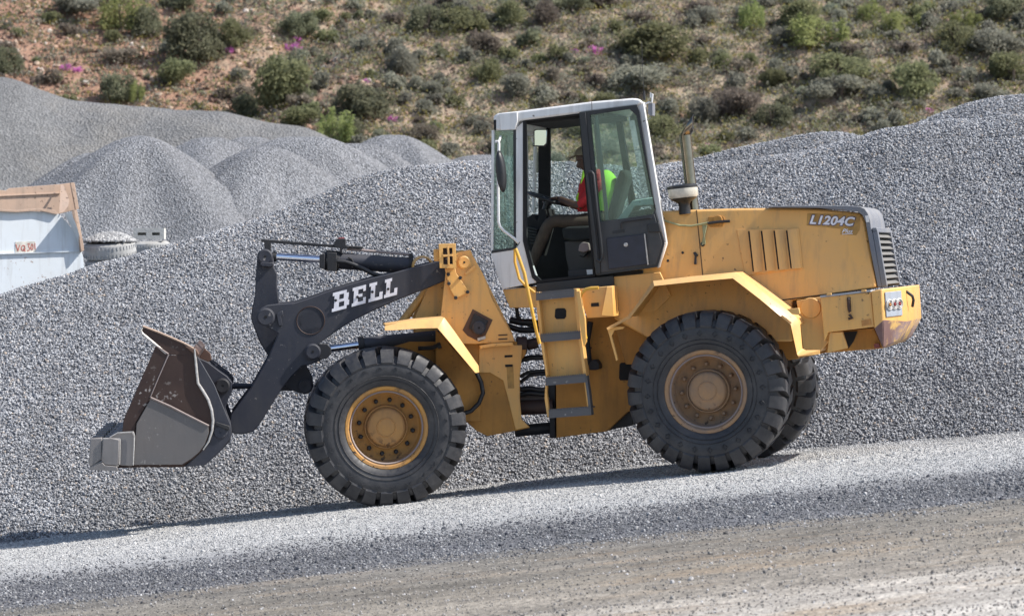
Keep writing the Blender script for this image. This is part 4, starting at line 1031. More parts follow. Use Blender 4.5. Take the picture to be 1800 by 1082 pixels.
for pts in ([(730, 562), (740, 561), (781, 557.6), (781.5, 561), (740, 564.5), (730, 565.5)], [(781, 557.6), (841, 642), (838, 645), (778, 561)]):
    far.prism3([FF.t(x, y, .0) + FF.a * 1.9 for x, y in pts], FF.a * .7)
part(far, 'front_fender', 'yellow')
prp('wheel_arch_plate', 'yellow_dirty_shaded', FF, [(766, 578), (836, 656), (843, 668), (845, 740), (800, 740), (766, 640)], .66, .70)
b = MB(); b.tube([FF.t(x, y, .60) for x, y in ((838, 655), (846, 672), (849, 690), (842, 708), (828, 722), (815, 726))], .022, 10); part(b, 'hose', 'hose', None, 0)
b = MB(); b.tube([FF.t(x, y, .6) for x, y in ((735, 612), (760, 611), (771, 606))], .02, 8); b.tube([FF.t(769, 608, .6), FF.t(775, 606, .6)], .03, 8); part(b, 'hose', 'hose', None, 0)

# bucket -----------------------------------------------------------
SV = -.04
side = [(297, 624), (341, 625), (343.5, 645), (347, 675), (358, 690), (368, 710), (373, 730), (372.5, 752), (366, 775), (355, 792), (340, 806), (322, 817), (232, 818), (233, 790), (239, 742), (264, 699)]
shell_o = [(339, 611), (349, 621), (347, 640), (352, 673), (363, 690), (372, 709), (377, 732), (376.5, 754), (370, 778), (358, 795), (342, 809), (323, 820.5), (238, 821), (178, 823), (160, 822), (160, 817), (200, 812)]
shell_i = [(230, 812), (320, 812), (338, 801), (352, 789), (363, 773), (369, 752), (370, 731), (365, 712), (356, 695), (345, 678), (340, 640), (337, 620)]
bucket = prp('bucket', 'rust', FF, shell_o + shell_i, .0, 2.66, None, .004)
sd = prp('side_plate', 'rust', FF, side, SV, .0, bucket, .004)
prp('side_plate', 'rust', FF, side, 2.66, 2.70, bucket, .004)
prp('side_wear_plate', 'bucketside', FF, [(265, 701), (366, 748), (367, 760), (360, 780), (350, 794), (336, 806), (320, 816), (235, 816.5), (236.5, 790), (240, 744)], SV - .025, SV, bucket, .004)
prp('side_cutter', 'rust', FF, [(274.5, 606), (297, 622), (264, 699), (239, 742), (233, 790), (212, 790), (217, 737)], SV - .012, SV + .028, bucket, .004)
b = MB(); b.tube([FF.t(x, y, SV - .028) for x, y in ((265, 698.5), (300, 714), (335, 732), (367, 748))], .011, 6); part(b, 'weld_seam', 'rimedge', bucket, 0)
b = MB(); b.tube([FF.t(x, y, SV - .012) for x, y in ((296, 623), (280, 660), (264, 698))], .006, 6)
b.tube([FF.t(x, y, SV - .012) for x, y in ((276, 608), (296, 622))], .009, 6); part(b, 'worn_edge', 'rimedge', bucket, 0)
b = MB(); b.tube([FF.t(x, y, SV - .012) for x, y in ((342, 613), (343.5, 628), (346, 655), (348, 673), (357, 687), (366, 702), (372, 720), (374.5, 738), (373, 756), (367, 775), (357, 790))], [.010, .012, .013, .013, .014, .014, .014, .013, .012, .010, .006], 8); part(b, 'worn_edge', 'bare', bucket, 0)
prp('spill_guard', 'rust', FF, [(246.5, 579), (249, 574), (254, 573), (300, 592), (339, 611), (344, 620), (341, 626), (296, 623), (274, 605), (250, 590)], SV, .02, bucket, .004)
b = MB(); b.prism3([FF.t(x, y, .02) for x, y in [(247, 580), (252, 573), (300, 591), (339, 610), (338, 614), (298, 596), (254, 578)]], FF.a * 2.64 - FF.u * .11 - FF.l * .10); part(b, 'spill_guard_plate', 'rust', bucket)
b = MB(); b.tube([FF.t(x, y, SV - .006) for x, y in ((250, 575), (247.5, 580), (250, 586), (262, 596), (274, 606), (292, 621))], .012, 6); part(b, 'worn_edge', 'bare', bucket, 0)
b = MB(); b.tube([FF.t(x, y, SV - .004) for x, y in ((251, 573), (275, 582), (300, 592.5), (322, 602), (340, 612))], .010, 6); part(b, 'worn_edge', 'skiprust', bucket, 0)
prp('top_clip', 'weld_rust', FF, [(325, 608), (345, 614), (350, 623), (346, 626), (330, 613)], -.06, .2, bucket)
prp('top_clip', 'weld_rust', FF, [(351, 626), (360, 612), (370, 621), (372, 632), (366, 636), (352, 630)], .3, .34, bucket)
brk = [(346, 622), (352, 630), (365, 636), (386, 652), (399, 661), (408, 672), (407, 690), (402, 700), (396, 716), (400, 728), (405, 740), (408, 760), (404, 776), (386, 794), (362, 816), (323, 819), (350, 796), (366, 778), (373, 752), (372, 722), (358, 690), (349, 676)]
prp('hinge_bracket', 'navy', FF, brk, .72, .78, bucket)
prp('hinge_bracket', 'navy', FF, [(345, 622), (356, 640), (377, 676), (399, 730), (405, 745), (405, 768), (386, 793), (361, 817), (323, 820), (352, 795), (368, 775), (376, 745), (371, 712), (350, 678)], -.02, .03, bucket)
for v in (.96, 1.5, 1.86):
    b = MB(); b.prism3([FF.t(x, y, .72) + FF.a * (v - .72) for x, y in brk], FF.a * .05); part(b, 'hinge_bracket', 'navy', bucket)
pin(FF, 391, 678, .66, .72, .075, 'dark_steel', bucket, False); pin(FF, 387, 759, -.03, .0, .07, 'navy', bucket, False)
b = MB(); b.pr(FF, [(380, 741), (403, 748), (404, 754), (399, 755), (379, 747)], -.05, -.02); part(b, 'pin_keeper', 'dark_steel', bucket)
# corner shoes and teeth
def tooth(v, near=False, off=0):
    d = FF.a * v
    b = MB(); b.prism3([FF.t(x, y, SV) + d for x, y in ((191, 768), (206, 760), (234, 758), (236.5, 765), (235, 816), (231, 818), (212, 817), (195, 800))], FF.a * .16); o = part(b, 'tooth_adapter', 'tooth', bucket, .008)
    b = MB(); b.prism3([FF.t(x, y, SV) + d - FF.a * .05 for x, y in ((181.5, 770), (196, 768), (211, 771), (209, 815), (205, 817), (184, 815), (179, 807))], FF.a * .14); part(b, 'tooth', 'tooth', bucket, .008)
    b = MB(); b.prism3([FF.t(x, y, SV) + d - FF.a * .03 for x, y in ((159, 770), (180, 768), (180, 806), (160, 820), (157, 815))], FF.a * .10); part(b, 'tooth_tip', 'tooth', bucket, .008)
    b = MB(); b.prism3([FF.t(x, y, SV) + d - FF.a * .055 for x, y in ((158, 821), (181, 811), (185, 816), (206, 818), (209, 826), (160, 824))], FF.a * .13); part(b, 'wear_shoe', 'tooth', bucket, .004)
for k in range(7): tooth(-.04 + k * .42)
b = MB()
for seg in (((234, 758), (236.5, 765), (234, 817)), ((211, 771), (210, 816)), ((193, 768), (207, 760), (234, 758.5)), ((181, 770), (180, 806)), ((181.5, 770), (211, 771)), ((158, 821), (180, 810), (184, 816), (209, 818))):
    b.tube([FF.t(x, y, SV - .06) for x, y in seg], .006, 6)
part(b, 'worn_edge', 'bare', bucket, 0)
prp('cutting_edge', 'bucketside', FF, [(195, 806), (240, 806), (240, 819), (178, 822)], .0, 2.62, bucket, .003)

# centre joint: hoses and steering cylinder -----------------------------------
def MT(px, py, v): # between the two frames
    return (FF.t(px, py, v) * .5 + RF.t(px, py, v) * .5)
b = MB()
for pts, r in ((((896, 562), (915, 566), (935, 566), (955, 572)), .035), (((890, 572), (915, 580), (940, 580), (958, 576)), .030), (((908, 540), (910, 556), (920, 568), (940, 574), (950, 560)), .02),
               (((914, 632), (935, 628), (958, 628)), .028), (((914, 662), (928, 654), (945, 652), (960, 651)), .018), (((914, 672), (930, 660), (946, 657), (962, 657)), .018), (((912, 684), (932, 682), (950, 685), (962, 684)), .026), (((912, 694), (930, 690), (962, 693)), .026)):
    o = part(MB().tube([MT(x, y, 1.0) for x, y in pts], r, 10), 'hose', 'hose', None, 0)
part(MB().tube([MT(908, 716, .95), MT(972, 714, .95)], .075, 18), 'steering_cylinder', 'rust', None, 0)
part(MB().tube([MT(908, 702, 1.1), MT(965, 700, 1.1)], .04, 12), 'steel_pipe', 'rimedge', None, 0)
b = MB(); b.pr(RF, [(958, 560), (976, 560), (976, 770), (966, 769), (966, 700), (960, 690)], 1.0, 1.6); part(b, 'rear_hinge', 'dark_steel')

# rear frame ------------------------------------------------------
rfm = prp('rear_frame', 'yellow_dirty_shaded', RF, [(1030, 556), (1079, 550), (1200, 540), (1380, 540), (1440, 530), (1455, 619), (1400, 630), (1320, 640), (1200, 690), (1102, 724), (1066, 758), (1030, 762), (978, 769), (977, 672), (1030, 660)], .86, 1.74)
prp('frame_opening', 'blackmat', RF, [(1089, 640), (1092, 637), (1112, 637), (1112, 668), (1090, 668), (1088, 664)], .853, .859, rfm, 0)
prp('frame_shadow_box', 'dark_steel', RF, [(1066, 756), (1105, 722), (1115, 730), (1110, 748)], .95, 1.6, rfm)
b = MB(); b.pr(RF, [(1046, 650), (1053, 648), (1053, 640), (1047, 632), (1040, 632), (1034, 640), (1036, 650)], .70, .86); b.tube([RF.t(1038, 565, .8), RF.t(1032, 600, .8), RF.t(1036, 640, .8)], .03, 8); part(b, 'filter_housing', 'dark_steel', rfm)
prp('wheel_arch_plate', 'yellow_dirty_shaded', RF, [(1140, 505), (1290, 486), (1392, 572), (1404, 620), (1404, 630), (1330, 640), (1100, 640), (1080, 575), (1110, 558)], .74, .775)
b = MB(); b.pr(RF, [(1120, 541), (1241, 535), (1241, 536), (1120, 542.5)], .735, .74); b.pr(RF, [(1236, 505), (1237.5, 505), (1241, 538), (1239.5, 538)], .735, .74); part(b, 'panel_joint', 'blackmat', None, 0)

# hood --------------------------------------------------------------
HV, HF_ = .62, 1.98
HT = Fr(13., RW); _n = (RF.a * math.cos(R(9)) - RF.u * math.sin(R(9))).normalized(); HT.a = _n; HT.o = RF.t(1400, 520, HV) - _n * HV
hpts = [(1150, 378), (1158, 371), (1230, 368), (1300, 366), (1370, 365.5), (1436, 367), (1490, 371.5), (1508, 374), (1516, 379), (1521, 390), (1530, 440), (1541, 505), (1450, 520), (1392, 528), (1392, 600), (1150, 600), (1078, 560), (1078, 490)]
b = MB(); nn = [HT.t(x, y, HV) for x, y in hpts]
ff_ = [p + RF.a * (2 * (1.3 - (p - RF.o).dot(RF.a))) for p in nn]; m = len(nn)
b.add(nn + ff_, [tuple(range(m)), tuple(range(2 * m - 1, m - 1, -1))] + [(i, (i + 1) % m, m + (i + 1) % m, m + i) for i in range(m)]); hood = part(b, 'hood', 'yellow', None, .022)
prp('panel_joint', 'blackmat', HT, [(1223.5, 369), (1224.8, 369), (1236, 484), (1234.6, 484)], HV - .004, HV + .002, hood, 0)
b = MB(); b.pr(HT, [(1370, 526.8), (1540, 505), (1540, 507), (1370, 528.6)], HV - .004, HV + .002); part(b, 'panel_joint', 'blackmat', hood, 0)
# vent: recess plate and four scoops
prp('vent_panel', 'yellow', HT, [(1295, 403), (1404, 401), (1411, 471), (1310, 484.5)], HV - .012, HV, hood, .003)
for x0 in (1317.5, 1339.8, 1362, 1384):
    b = MB(); xs = x0; k = (xs - 1317.5)
    ty, by = 404 - k * .02, 478.5 - k * .09
    A = [(xs, ty), (xs + 17, ty - .8), (xs + 24, by - 1.5), (xs + 8.2, by)]
    p0 = HT.t(*A[0], HV - .055); p1 = HT.t(*A[1], HV - .014); p2 = HT.t(*A[2], HV - .014); p3 = HT.t(*A[3], HV - .055)
    q0 = HT.t(*A[0], HV - .014); q3 = HT.t(*A[3], HV - .014)
    b.add([p0, p1, p2, p3, q0, q3], [(0, 1, 2, 3), (0, 4, 1), (3, 2, 5), (1, 4, 5, 2)])
    o = part(b, 'vent_scoop', 'yellow', hood, 0, smooth=0)
    b = MB(); b.pr(HT, [(xs - 2.6, ty + 2.5), (xs + .3, ty + 2.5), (xs + 8.3, by - 2), (xs + 5.6, by - 1.6)], HV - .019, HV - .0125); part(b, 'vent_slot', 'blackmat', hood, 0)
# hood fittings
b = MB(); b.lathe([(0, -.02), (.045, -.02), (.05, 0)], HT.t(1262, 387, HV), HT.a, 16); b.pr(HT, [(1245, 381), (1272, 380), (1275, 388), (1270, 398), (1248, 399), (1243, 392)], HV - .01, HV); part(b, 'handle_recess', 'yellow_dirty_shaded', hood, .003)
b = MB(); b.tube([HT.t(1244, 392.5, HV - .04), HT.t(1262, 390, HV - .04), HT.t(1283, 388.5, HV - .04)], .014, 8); part(b, 'hood_handle', 'black', hood, 0)
b = MB(); b.pr(HT, [(1234, 395), (1243, 395), (1239, 414), (1240, 429), (1233, 431), (1236, 414)], HV - .02, HV); part(b, 'latch_strap', 'tape', hood, .003)
b = MB(); b.lathe([(0, -.02), (.02, -.018), (.024, 0)], HT.t(1235.5, 429, HV), HT.a, 8); part(b, 'latch_knob', 'dark_steel', hood, 0)
b = MB(); b.pr(HT, [(1218, 444), (1222, 442), (1227, 448), (1224, 451), (1224, 464), (1219.5, 464), (1221, 450)], HV - .03, HV); part(b, 'latch', 'dark_steel', hood, .003)
b = MB(); b.tube([HT.t(x, y, HV - .03) for x, y in ((1160, 385), (1175, 390), (1195, 396), (1215, 397), (1232, 394), (1246, 391))], .010, 8); part(b, 'tie_strap', 'tape', hood, 0)
for x, y in ((1174, 458), (1166, 384), (1200, 444), (1232, 560)):
    b = MB(); b.lathe([(0, -.01), (.012, -.01), (.014, 0)], HT.t(x, y, HV), HT.a, 8); part(b, 'bolt_head', 'dark_steel', hood, 0)
# grille shroud
shr = prp('rear_shroud', 'shroud', RF, [(1345, 362.5), (1400, 361.2), (1450, 361), (1495, 361.5), (1512, 363), (1520, 366.5), (1526, 375), (1530, 388), (1532, 405), (1534, 411), (1550, 503), (1543, 505), (1530, 440), (1521.5, 390), (1516, 378), (1508, 372.5), (1480, 369), (1436, 365.5), (1345, 364.5)], HV + .02, HF_ - .02, None, .02)
# rear face (facing backwards): frame and slats along the slanted edge from (1551,411) to (1566,503)
def rear_pt(t, v, out=0.):   # t 0..1 down the rear edge
    p = RF.t(1533.5 + 16 * t, 409 + 95 * t, HV + .02)
    return p + RF.a * v + RF.l * out
wd_ = HF_ - HV - .04
b = MB()
# dark cavity, then frame bars and slats proud of it
def rbox(t0, t1, v0, v1, o0, o1): 
    q = [rear_pt(t0, v0, o0), rear_pt(t1, v0, o0), rear_pt(t1, v1, o0), rear_pt(t0, v1, o0)]
    return MB().prism3(q, RF.l * (o1 - o0))
part(rbox(-.02, 1., .03, wd_ - .03, -.02, .004), 'grille_cavity', 'blackmat', shr, 0)
for v0 in (.0, wd_ - .06): part(rbox(-.05, 1., v0, v0 + .06, .004, .055), 'grille_post', 'shroud', shr)
part(rbox(-.09, -.0, .0, wd_, .004, .05), 'grille_top_bar', 'shroud', shr)
for k in range(9):
    t0 = .015 + k * .108
    q = [rear_pt(t0, .07, .010), rear_pt(t0 + .008, .07, .006), rear_pt(t0 + .085, .07, .052), rear_pt(t0 + .078, .07, .056)]
    part(MB().prism3(q, RF.a * (wd_ - .14)), 'grille_slat', 'slat', shr, 0)
prp('white_sticker', 'white', RF, [(1520.5, 379), (1526, 378.5), (1528, 390), (1523, 391)], HV + .014, HV + .019, shr, 0)

# lettering on the hood
def text_on(s, fr, bl, br, tl, v, th, mat, parent, name, offset=0., shear=0., space=1., grow=0.):
    cu = bpy.data.curves.new('t', 'FONT'); cu.body = s; cu.size = 1; cu.offset = offset; cu.shear = shear; cu.space_character = space
    o = bpy.data.objects.new('t', cu); COL.objects.link(o); bpy.context.view_layer.update()
    me = bpy.data.meshes.new_from_object(o); bpy.data.objects.remove(o)
    co = np.array([v_.co[:2] for v_ in me.vertices]); mn = co.min(0); mx = co.max(0)
    b = MB(); bm = bmesh.new(); bm.from_mesh(me)
    for f in bm.faces:
        pts = []
        for vv in f.verts:
            a = (vv.co.x - mn[0]) / (mx[0] - mn[0]) * (1 + 2 * grow) - grow; c_ = (vv.co.y - mn[1]) / (mx[1] - mn[1]) * (1 + 2 * grow * 2.2) - grow * 2.2
            pts.append((bl[0] + a * (br[0] - bl[0]) + c_ * (tl[0] - bl[0]), bl[1] + a * (br[1] - bl[1]) + c_ * (tl[1] - bl[1])))
        b.pr(fr, pts, v - th, v)
    bm.free(); return part(b, name, mat, parent, 0, smooth=0)
dcl = prp('decal', 'decalbg', HT, [(1419, 375), (1512, 376), (1511, 404), (1505, 413), (1477, 412), (1478, 402), (1418, 396)], HV - .003, HV - .0005, hood, 0)
text_on('L1204C', HT, (1422, 394.5), (1504, 398.5), (1422, 376.5), HV - .0035, .003, 'purple', dcl, 'letter_outline', .075, .3, 1.02, .012)
text_on('L1204C', HT, (1423, 393.5), (1503, 397.5), (1423, 377.5), HV - .007, .003, 'lettering', dcl, 'model_lettering', .034, .3, 1.06)
text_on('Plus', HT, (1480, 409), (1499, 409.5), (1480, 402), HV - .0035, .003, 'lettering', dcl, 'small_lettering', .01, .4)
b = MB(); b.pr(HT, [(1480, 411), (1499, 410.2), (1499, 411.2), (1480, 412)], HV - .006, HV - .0035); part(b, 'underline', 'lettering', dcl, 0)

# rear fender --------------------------------------------------------
outer = [(1066, 576), (1103.6, 555), (1127, 524), (1148, 493.5), (1220, 485), (1292, 478), (1340, 512), (1400, 557), (1406, 568), (1410, 612), (1416, 615), (1441, 615), (1441, 622), (1403, 627)]
inner = [(1068, 580), (1106, 560), (1131, 528), (1150, 502.5), (1220, 495), (1288, 489), (1335, 525), (1390, 570.6), (1392, 580), (1401, 622), (1402, 624), (1403, 625.5), (1403, 626), (1402, 626.5)]
b = MB(); b.ring(RF, outer, inner, .06, .08, -.03, False); rfd = part(b, 'rear_fender', 'yellow', None, .005)
b = MB()
for i in range(1, 8):
    (x0, y0), (x1, y1) = outer[i], outer[i + 1]
    b.pr(RF, [(x0, y0), (x1, y1), (x1 - .5, y1 + 2.5), (x0 - .5, y0 + 2.5)], .09, .76)
part(b, 'fender_top', 'yellow', rfd, .003)
far = MB()
for i in range(1, 8):
    (x0, y0), (x1, y1) = outer[i], outer[i + 1]
    far.prism3([RF.t(x, y, 0) + RF.a * 1.86 for x, y in ((x0, y0), (x1, y1), (x1 - .5, y1 + 2.5), (x0 - .5, y0 + 2.5))], RF.a * .72)
part(far, 'rear_fender', 'yellow')
prp('fender_bracket', 'yellow', RF, [(1067, 577), (1080, 574), (1098, 574), (1094, 578), (1080, 580), (1075, 590), (1086, 632), (1083, 634), (1071, 590)], .05, .09, rfd, .003)
prp('fender_stay', 'yellow', RF, [(1383, 543), (1404, 541), (1406, 551), (1403, 553), (1392, 552)], -.06, .0, rfd, .004)
b = MB(); b.lathe([(0, -.012), (.093, -.012), (.10, 0)], RF.t(1425, 541, .415), RF.a, 32); b2 = part(b, 'round_cover', 'yellow', None, 0)
prp('rear_side_panel', 'yellow', RF, [(1400, 528), (1446, 521), (1455, 600), (1441, 618), (1412, 613), (1406, 566)], .42, HV + .2, None, .006)
# battery box and counterweight ---------------------------------------
bx = prp('battery_box', 'yellow', RF, [(1442, 521), (1531, 513), (1537, 574), (1456, 583.5), (1449, 600)], .26, .9, None, .008)
prp('box_lid', 'plate', RF, [(1441, 519.5), (1530, 510), (1531, 512.5), (1442, 523)], .24, .95, bx, .002)
for x in (1457, 1518): prp('lid_hinge', 'yellow', RF, [(x - 4, 515.5 - (x - 1457) * .1), (x + 4, 514.7 - (x - 1457) * .1), (x + 4, 518.5 - (x - 1457) * .1), (x - 4, 519 - (x - 1457) * .1)], .22, .26, bx, .002)
b = MB(); b.tube([RF.t(1491, 524, .24), RF.t(1492, 540, .235), RF.t(1494, 548, .235)], .014, 6); b.tube([RF.t(1493, 552, .235), RF.t(1498, 559, .235), RF.t(1491, 560, .235)], .014, 6); part(b, 'box_latch', 'rust', bx, 0)
prp('latch_stain', 'rust', RF, [(1489, 522), (1495, 522), (1496, 546), (1492, 550), (1490, 544)], .255, .2595, bx, 0)
prp('small_sticker', 'amber', RF, [(1514, 563), (1530, 560), (1532, 570), (1515, 573)], .253, .2595, bx, 0)
prp('box_support', 'yellow', RF, [(1458, 584), (1481, 583), (1490, 611), (1454, 620)], .30, .36, None, .004)
prp('tow_frame', 'yellow_dirty_shaded', RF, [(1452, 582), (1536, 576), (1552, 612), (1500, 616), (1452, 620)], .55, 2.0, None, .006)
prp('tool_cavity', 'blackmat', RF, [(1482, 583), (1507, 582), (1500, 600), (1491, 612)], .52, .548, None, 0)
prp('red_reflector', 'redlens', RF, [(1536, 604), (1545, 603), (1547, 611), (1537, 612)], .50, .545, None, .002)
# counterweight: block with its rear face turned towards us and chamfered lower part
cv0, cv1 = .24, 2.36
A0 = RF.t(1531, 511.5, cv0); A1 = RF.t(1550, 507.5, cv0); A2 = RF.t(1537, 577, cv0); A3 = RF.t(1552, 612, cv0)
def onr(p, l, v, u): return p + RF.l * l + RF.a * v + RF.u * u
# local l,u of corners, then rear corners pushed back
cw = MB()
T0 = A0; T1 = onr(A0, .13, 0, .0); 
# near side polygon (front top, rear top, rear low, chamfer bottom, front bottom)
top_f = A0; top_r = A1; low_r = RF.t(1553, 562, cv0); bot_r = A3; low_f = A2
cor = 0.30     # corner cut: the block narrows towards its rear face, the cut carrying the lamp plate
rl = .19
rt = onr(top_r, rl, cor, .0); rm = onr(low_r, rl, cor, -.04); rb = onr(bot_r, rl * .55, cor, .05)
W2 = RF.a * (cv1 - cv0)
def mir(p): # mirrored across the machine's middle
    v = (p - RF.o).dot(RF.a); return p + RF.a * (2 * 1.3 - 2 * v)
ns = [top_f, top_r, low_r, low_f, bot_r, rt, rm, rb]
fs_ = [mir(p) for p in ns]; b = MB()
faces = [(0, 1, 2, 3), (3, 2, 4), (1, 5, 6, 2), (2, 6, 7, 4)]
allv = ns + fs_
ff = faces + [tuple(i + 8 for i in f) for f in faces] + [(5, 6, 14, 13), (6, 7, 15, 14), (0, 8, 9, 13, 5, 1), (4, 7, 15, 12), (3, 4, 12, 11), (0, 3, 11, 8)]
b.add(allv, ff); cwt = part(b, 'counterweight', 'yellow', None, .012)
mw, t_, p_ = newmat('scuffed_counterweight'); c_ = coord(t_)
n_ = noise(t_, 5, 6, .7, c_); M['scuff'] = mw
t_.links.new(mix(t_, ramp(t_, n_, [(.42, 0.), (.52, 1.)]), (.50, .31, .10), mix(t_, ramp(t_, noise(t_, 2, 4, .6, c_), [(.35, 0.), (.65, 1.)]), (.155, .085, .075), (.27, .19, .18))), p_.inputs['Base Color']); p_.inputs['Roughness'].default_value = .7
cwt.data.materials.append(mw)
for f in cwt.data.polygons:
    c = f.center + E0
    if len(f.vertices) in (3, 4) and c.z < min(low_r.z, low_f.z) + .02: f.material_index = 1
# lamp plate on the corner cut
ex = (rt - top_r).normalized(); ey = (low_r - top_r).normalized(); nrm = ex.cross(ey).normalized()
if nrm.dot(CAM - rt) < 0: nrm = -nrm
def cut(a, c, o): return top_r + (rt - top_r) * a + (low_r - top_r) * c + nrm * o
wlp = MB().prism3([cut(.10, .12, .0), cut(.80, .12, 0), cut(.80, .92, 0), cut(.10, .92, 0)], nrm * .012); wlp = part(wlp, 'lamp_plate', 'plate', cwt, .004)
for k, mt in ((.24, 'amber'), (.45, 'redlens'), (.66, 'redlens')):
    c = cut(k, .53, .012)
    b = MB(); b.lathe([(.052, 0), (.052, .012), (.043, .016), (.038, .010)], c, nrm, 24); o = part(b, 'tail_lamp', 'bare', cwt, 0)
    b = MB(); b.lathe([(0, .010), (.037, .008)], c, nrm, 20); part(b, 'lamp_lens', 'black', cwt, 0)
    b = MB(); b.lathe([(0, .020), (.012, .018), (.018, .010)], c, nrm, 16); part(b, 'lamp_lens', mt, cwt, 0)
    b = MB(); b.lathe([(.024, .012), (.028, .014), (.031, .011)], c, nrm, 20); part(b, 'lamp_ring', 'bare', cwt, 0)
b = MB(); q = [onr(rt, .0, .10, -.05), onr(rt, .05, .14, -.10), onr(rt, .05, .20, -.14), onr(rt, .03, .24, -.2)]; b.tube(q, .014, 8); part(b, 'lifting_chain', 'dark_steel', cwt, 0)

# ladder ---------------------------------------------------------------
lad = MB(); LV = .20
lad.pr(RF, [(943, 524), (1009, 510), (1012, 530), (1020, 600), (1029, 662), (960, 668), (952, 600), (945, 545)], LV + .12, LV + .14)
lad.pr(RF, [(941, 513), (946, 513), (953, 585), (963, 660), (960, 662), (950, 600), (944, 550)], LV - .0, LV + .14)
lad.pr(RF, [(1008, 507), (1014, 507), (1021, 585), (1031, 660), (1036, 700), (1039, 728), (1034, 729), (1028, 680), (1016, 590)], LV, LV + .14)
lad.pr(RF, [(959, 668), (962, 668), (961, 690), (966, 732), (962, 733), (957, 700)], LV, LV + .06)
lad = part(lad, 'ladder', 'yellow', None, .003)
prp('rail_lower', 'treadplate', RF, [(1027, 660), (1031.5, 660), (1037, 700), (1040, 729), (1036, 729), (1032, 695)], LV - .01, LV + .1, lad, .002)
for (x0, y0, x1, y1, h) in ((942, 516, 1009, 509.5, 12), (950, 589, 1020, 583, 12.5), (959, 665, 1029.5, 659, 12.5), (965, 721.5, 1039, 716, 13)):
    b = MB(); p0 = RF.t(x0, y0, LV - .02); p1 = RF.t(x1, y1, LV - .02); dn = RF.t(x0, y0 + h, LV - .02) - p0
    b.prism3([p0, p1, p1 + dn, p0 + dn], RF.a * .012)
    b.prism3([p0 - dn * .1, p1 - dn * .1, p1 + dn * .05, p0 + dn * .05], RF.a * .20)
    n = 22
    for k in range(n):
        q = p0.lerp(p1, (k + .25) / n) - dn * .1; q2 = p0.lerp(p1, (k + .75) / n) - dn * .1
        b.prism3([q, q2, q2 - dn * .14, q - dn * .14], RF.a * .008)
    part(b, 'step', 'treadplate', lad, 0, smooth=0)
prp('toe_hole', 'blackmat', RF, [(976, 543), (980, 541.5), (992, 541.5), (995, 545), (995, 556), (992, 560), (978, 560.5), (975, 557)], LV + .112, LV + .119, lad, 0)
# hand rails
b = MB(); b.tube([RF.t(x, y, .15) for x, y in ((906, 437), (908, 441), (912, 452), (921.7, 480), (930, 520), (937, 554), (945, 590), (949, 604))], .017, 10); part(b, 'hand_rail', 'yellow_clean', None, 0)
b = MB(); b.tube([RF.t(x, y, .30) for x, y in ((905, 438), (905, 460), (913, 490), (922, 500), (940, 514))], .014, 8); part(b, 'hand_rail', 'yellow_clean', None, 0)
b = MB(); b.tube([RF.t(x, y, .14) for x, y in ((1052, 505.5), (1040, 506), (1030, 508), (1022, 516), (1018, 530), (1020, 548), (1026, 576), (1030, 595))], .016, 10); part(b, 'hand_rail', 'yellow_clean', None, 0)
tank = prp('side_tank', 'yellow', RF, [(1010, 508), (1076, 502), (1079, 556), (1032, 559), (1026, 540), (1018, 524)], .34, .9, None, .006)
prp('tank_slot', 'blackmat', RF, [(1039, 532.5), (1052, 531.5), (1053, 538), (1039, 539)], .333, .339, tank, 0)
b = MB(); q = [RF.t(1067, 504, .30), RF.t(1076, 503, .34), RF.t(1079, 556, .34), RF.t(1057, 554, .30)]; b.prism3(q, RF.a * .03); part(b, 'gusset', 'yellow', tank, .003)
b = MB(); b.pr(RF, [(1013, 512), (1019, 511), (1024, 540), (1028, 560), (1030, 600), (1026, 608), (1022, 590), (1017, 550)], .10, .16); part(b, 'rail_bracket', 'yellow', lad, .002)
prp('cab_support', 'yellow', RF, [(883, 509), (942, 503), (946, 540), (896, 541)], .66, 1.94, None, .006)
b = MB(); b.pr(RF, [(943, 498), (1078, 484), (1079, 501), (944, 514)], .58, 1.96); part(b, 'sill', 'black', None, .004)
b = MB(); b.pr(RF, [(1078, 486), (1160, 478), (1180, 520), (1140, 560), (1079, 556)], .62, 1.9); part(b, 'cab_rear_support', 'yellow', None, .006)

# cab -------------------------------------------------------------------
CV, CF = .60, 2.0
b = MB(); b.pr(RF, [(862.5, 444.5), (906.5, 438), (915, 424), (941, 497), (883, 508), (873, 480)], CV, CV + .04)
cab = part(b, 'cab', 'white', None, .005)
prp('front_panel', 'white', RF, [(862.8, 445), (868, 444), (878, 479), (889, 506), (883.5, 507.5), (873.3, 480)], CV + .041, CF, cab, .004)
prp('door_pillar', 'white', RF, [(906, 229), (908, 224), (923, 211), (920.5, 240), (921, 420), (927, 440), (945, 491), (941, 498), (914, 425), (906, 425)], CV, CV + .07, cab, .005)
for va, vb in ((CV, CV + .07), (CF - .07, CF)):
    q = [RF.t(x, y, CV) + RF.a * (va - CV) - (RF.l * .33 if va > 1 else Vector((0, 0, 0))) for x, y in [(1120, 186), (1131, 180), (1172, 428), (1158, 470), (1155, 470), (1163, 428)]]; part(MB().prism3(q, RF.a * (vb - va)), 'rear_pillar', 'white', cab, .005)
    part(MB().pr(RF, [(864, 229), (868.5, 229), (866.5, 442), (862.5, 444)], va, vb), 'front_pillar', 'white', cab, .004)
b = MB(); rp = [(866.6, 204), (875, 199), (909, 195.5), (1040, 178.5), (1112, 172.5), (1124, 173.5), (1131, 180), (1120, 186), (1019, 199), (924, 211), (910, 213.5), (907.5, 228), (868, 229.5)]
n0 = [RF.t(x, y, CV - .03) for x, y in rp]; n1 = [p + RF.a * (CF - CV + .06) - (RF.l * .34 if x > 1100 else Vector((0, 0, 0))) for p, (x, y) in zip(n0, rp)]; m = len(rp)
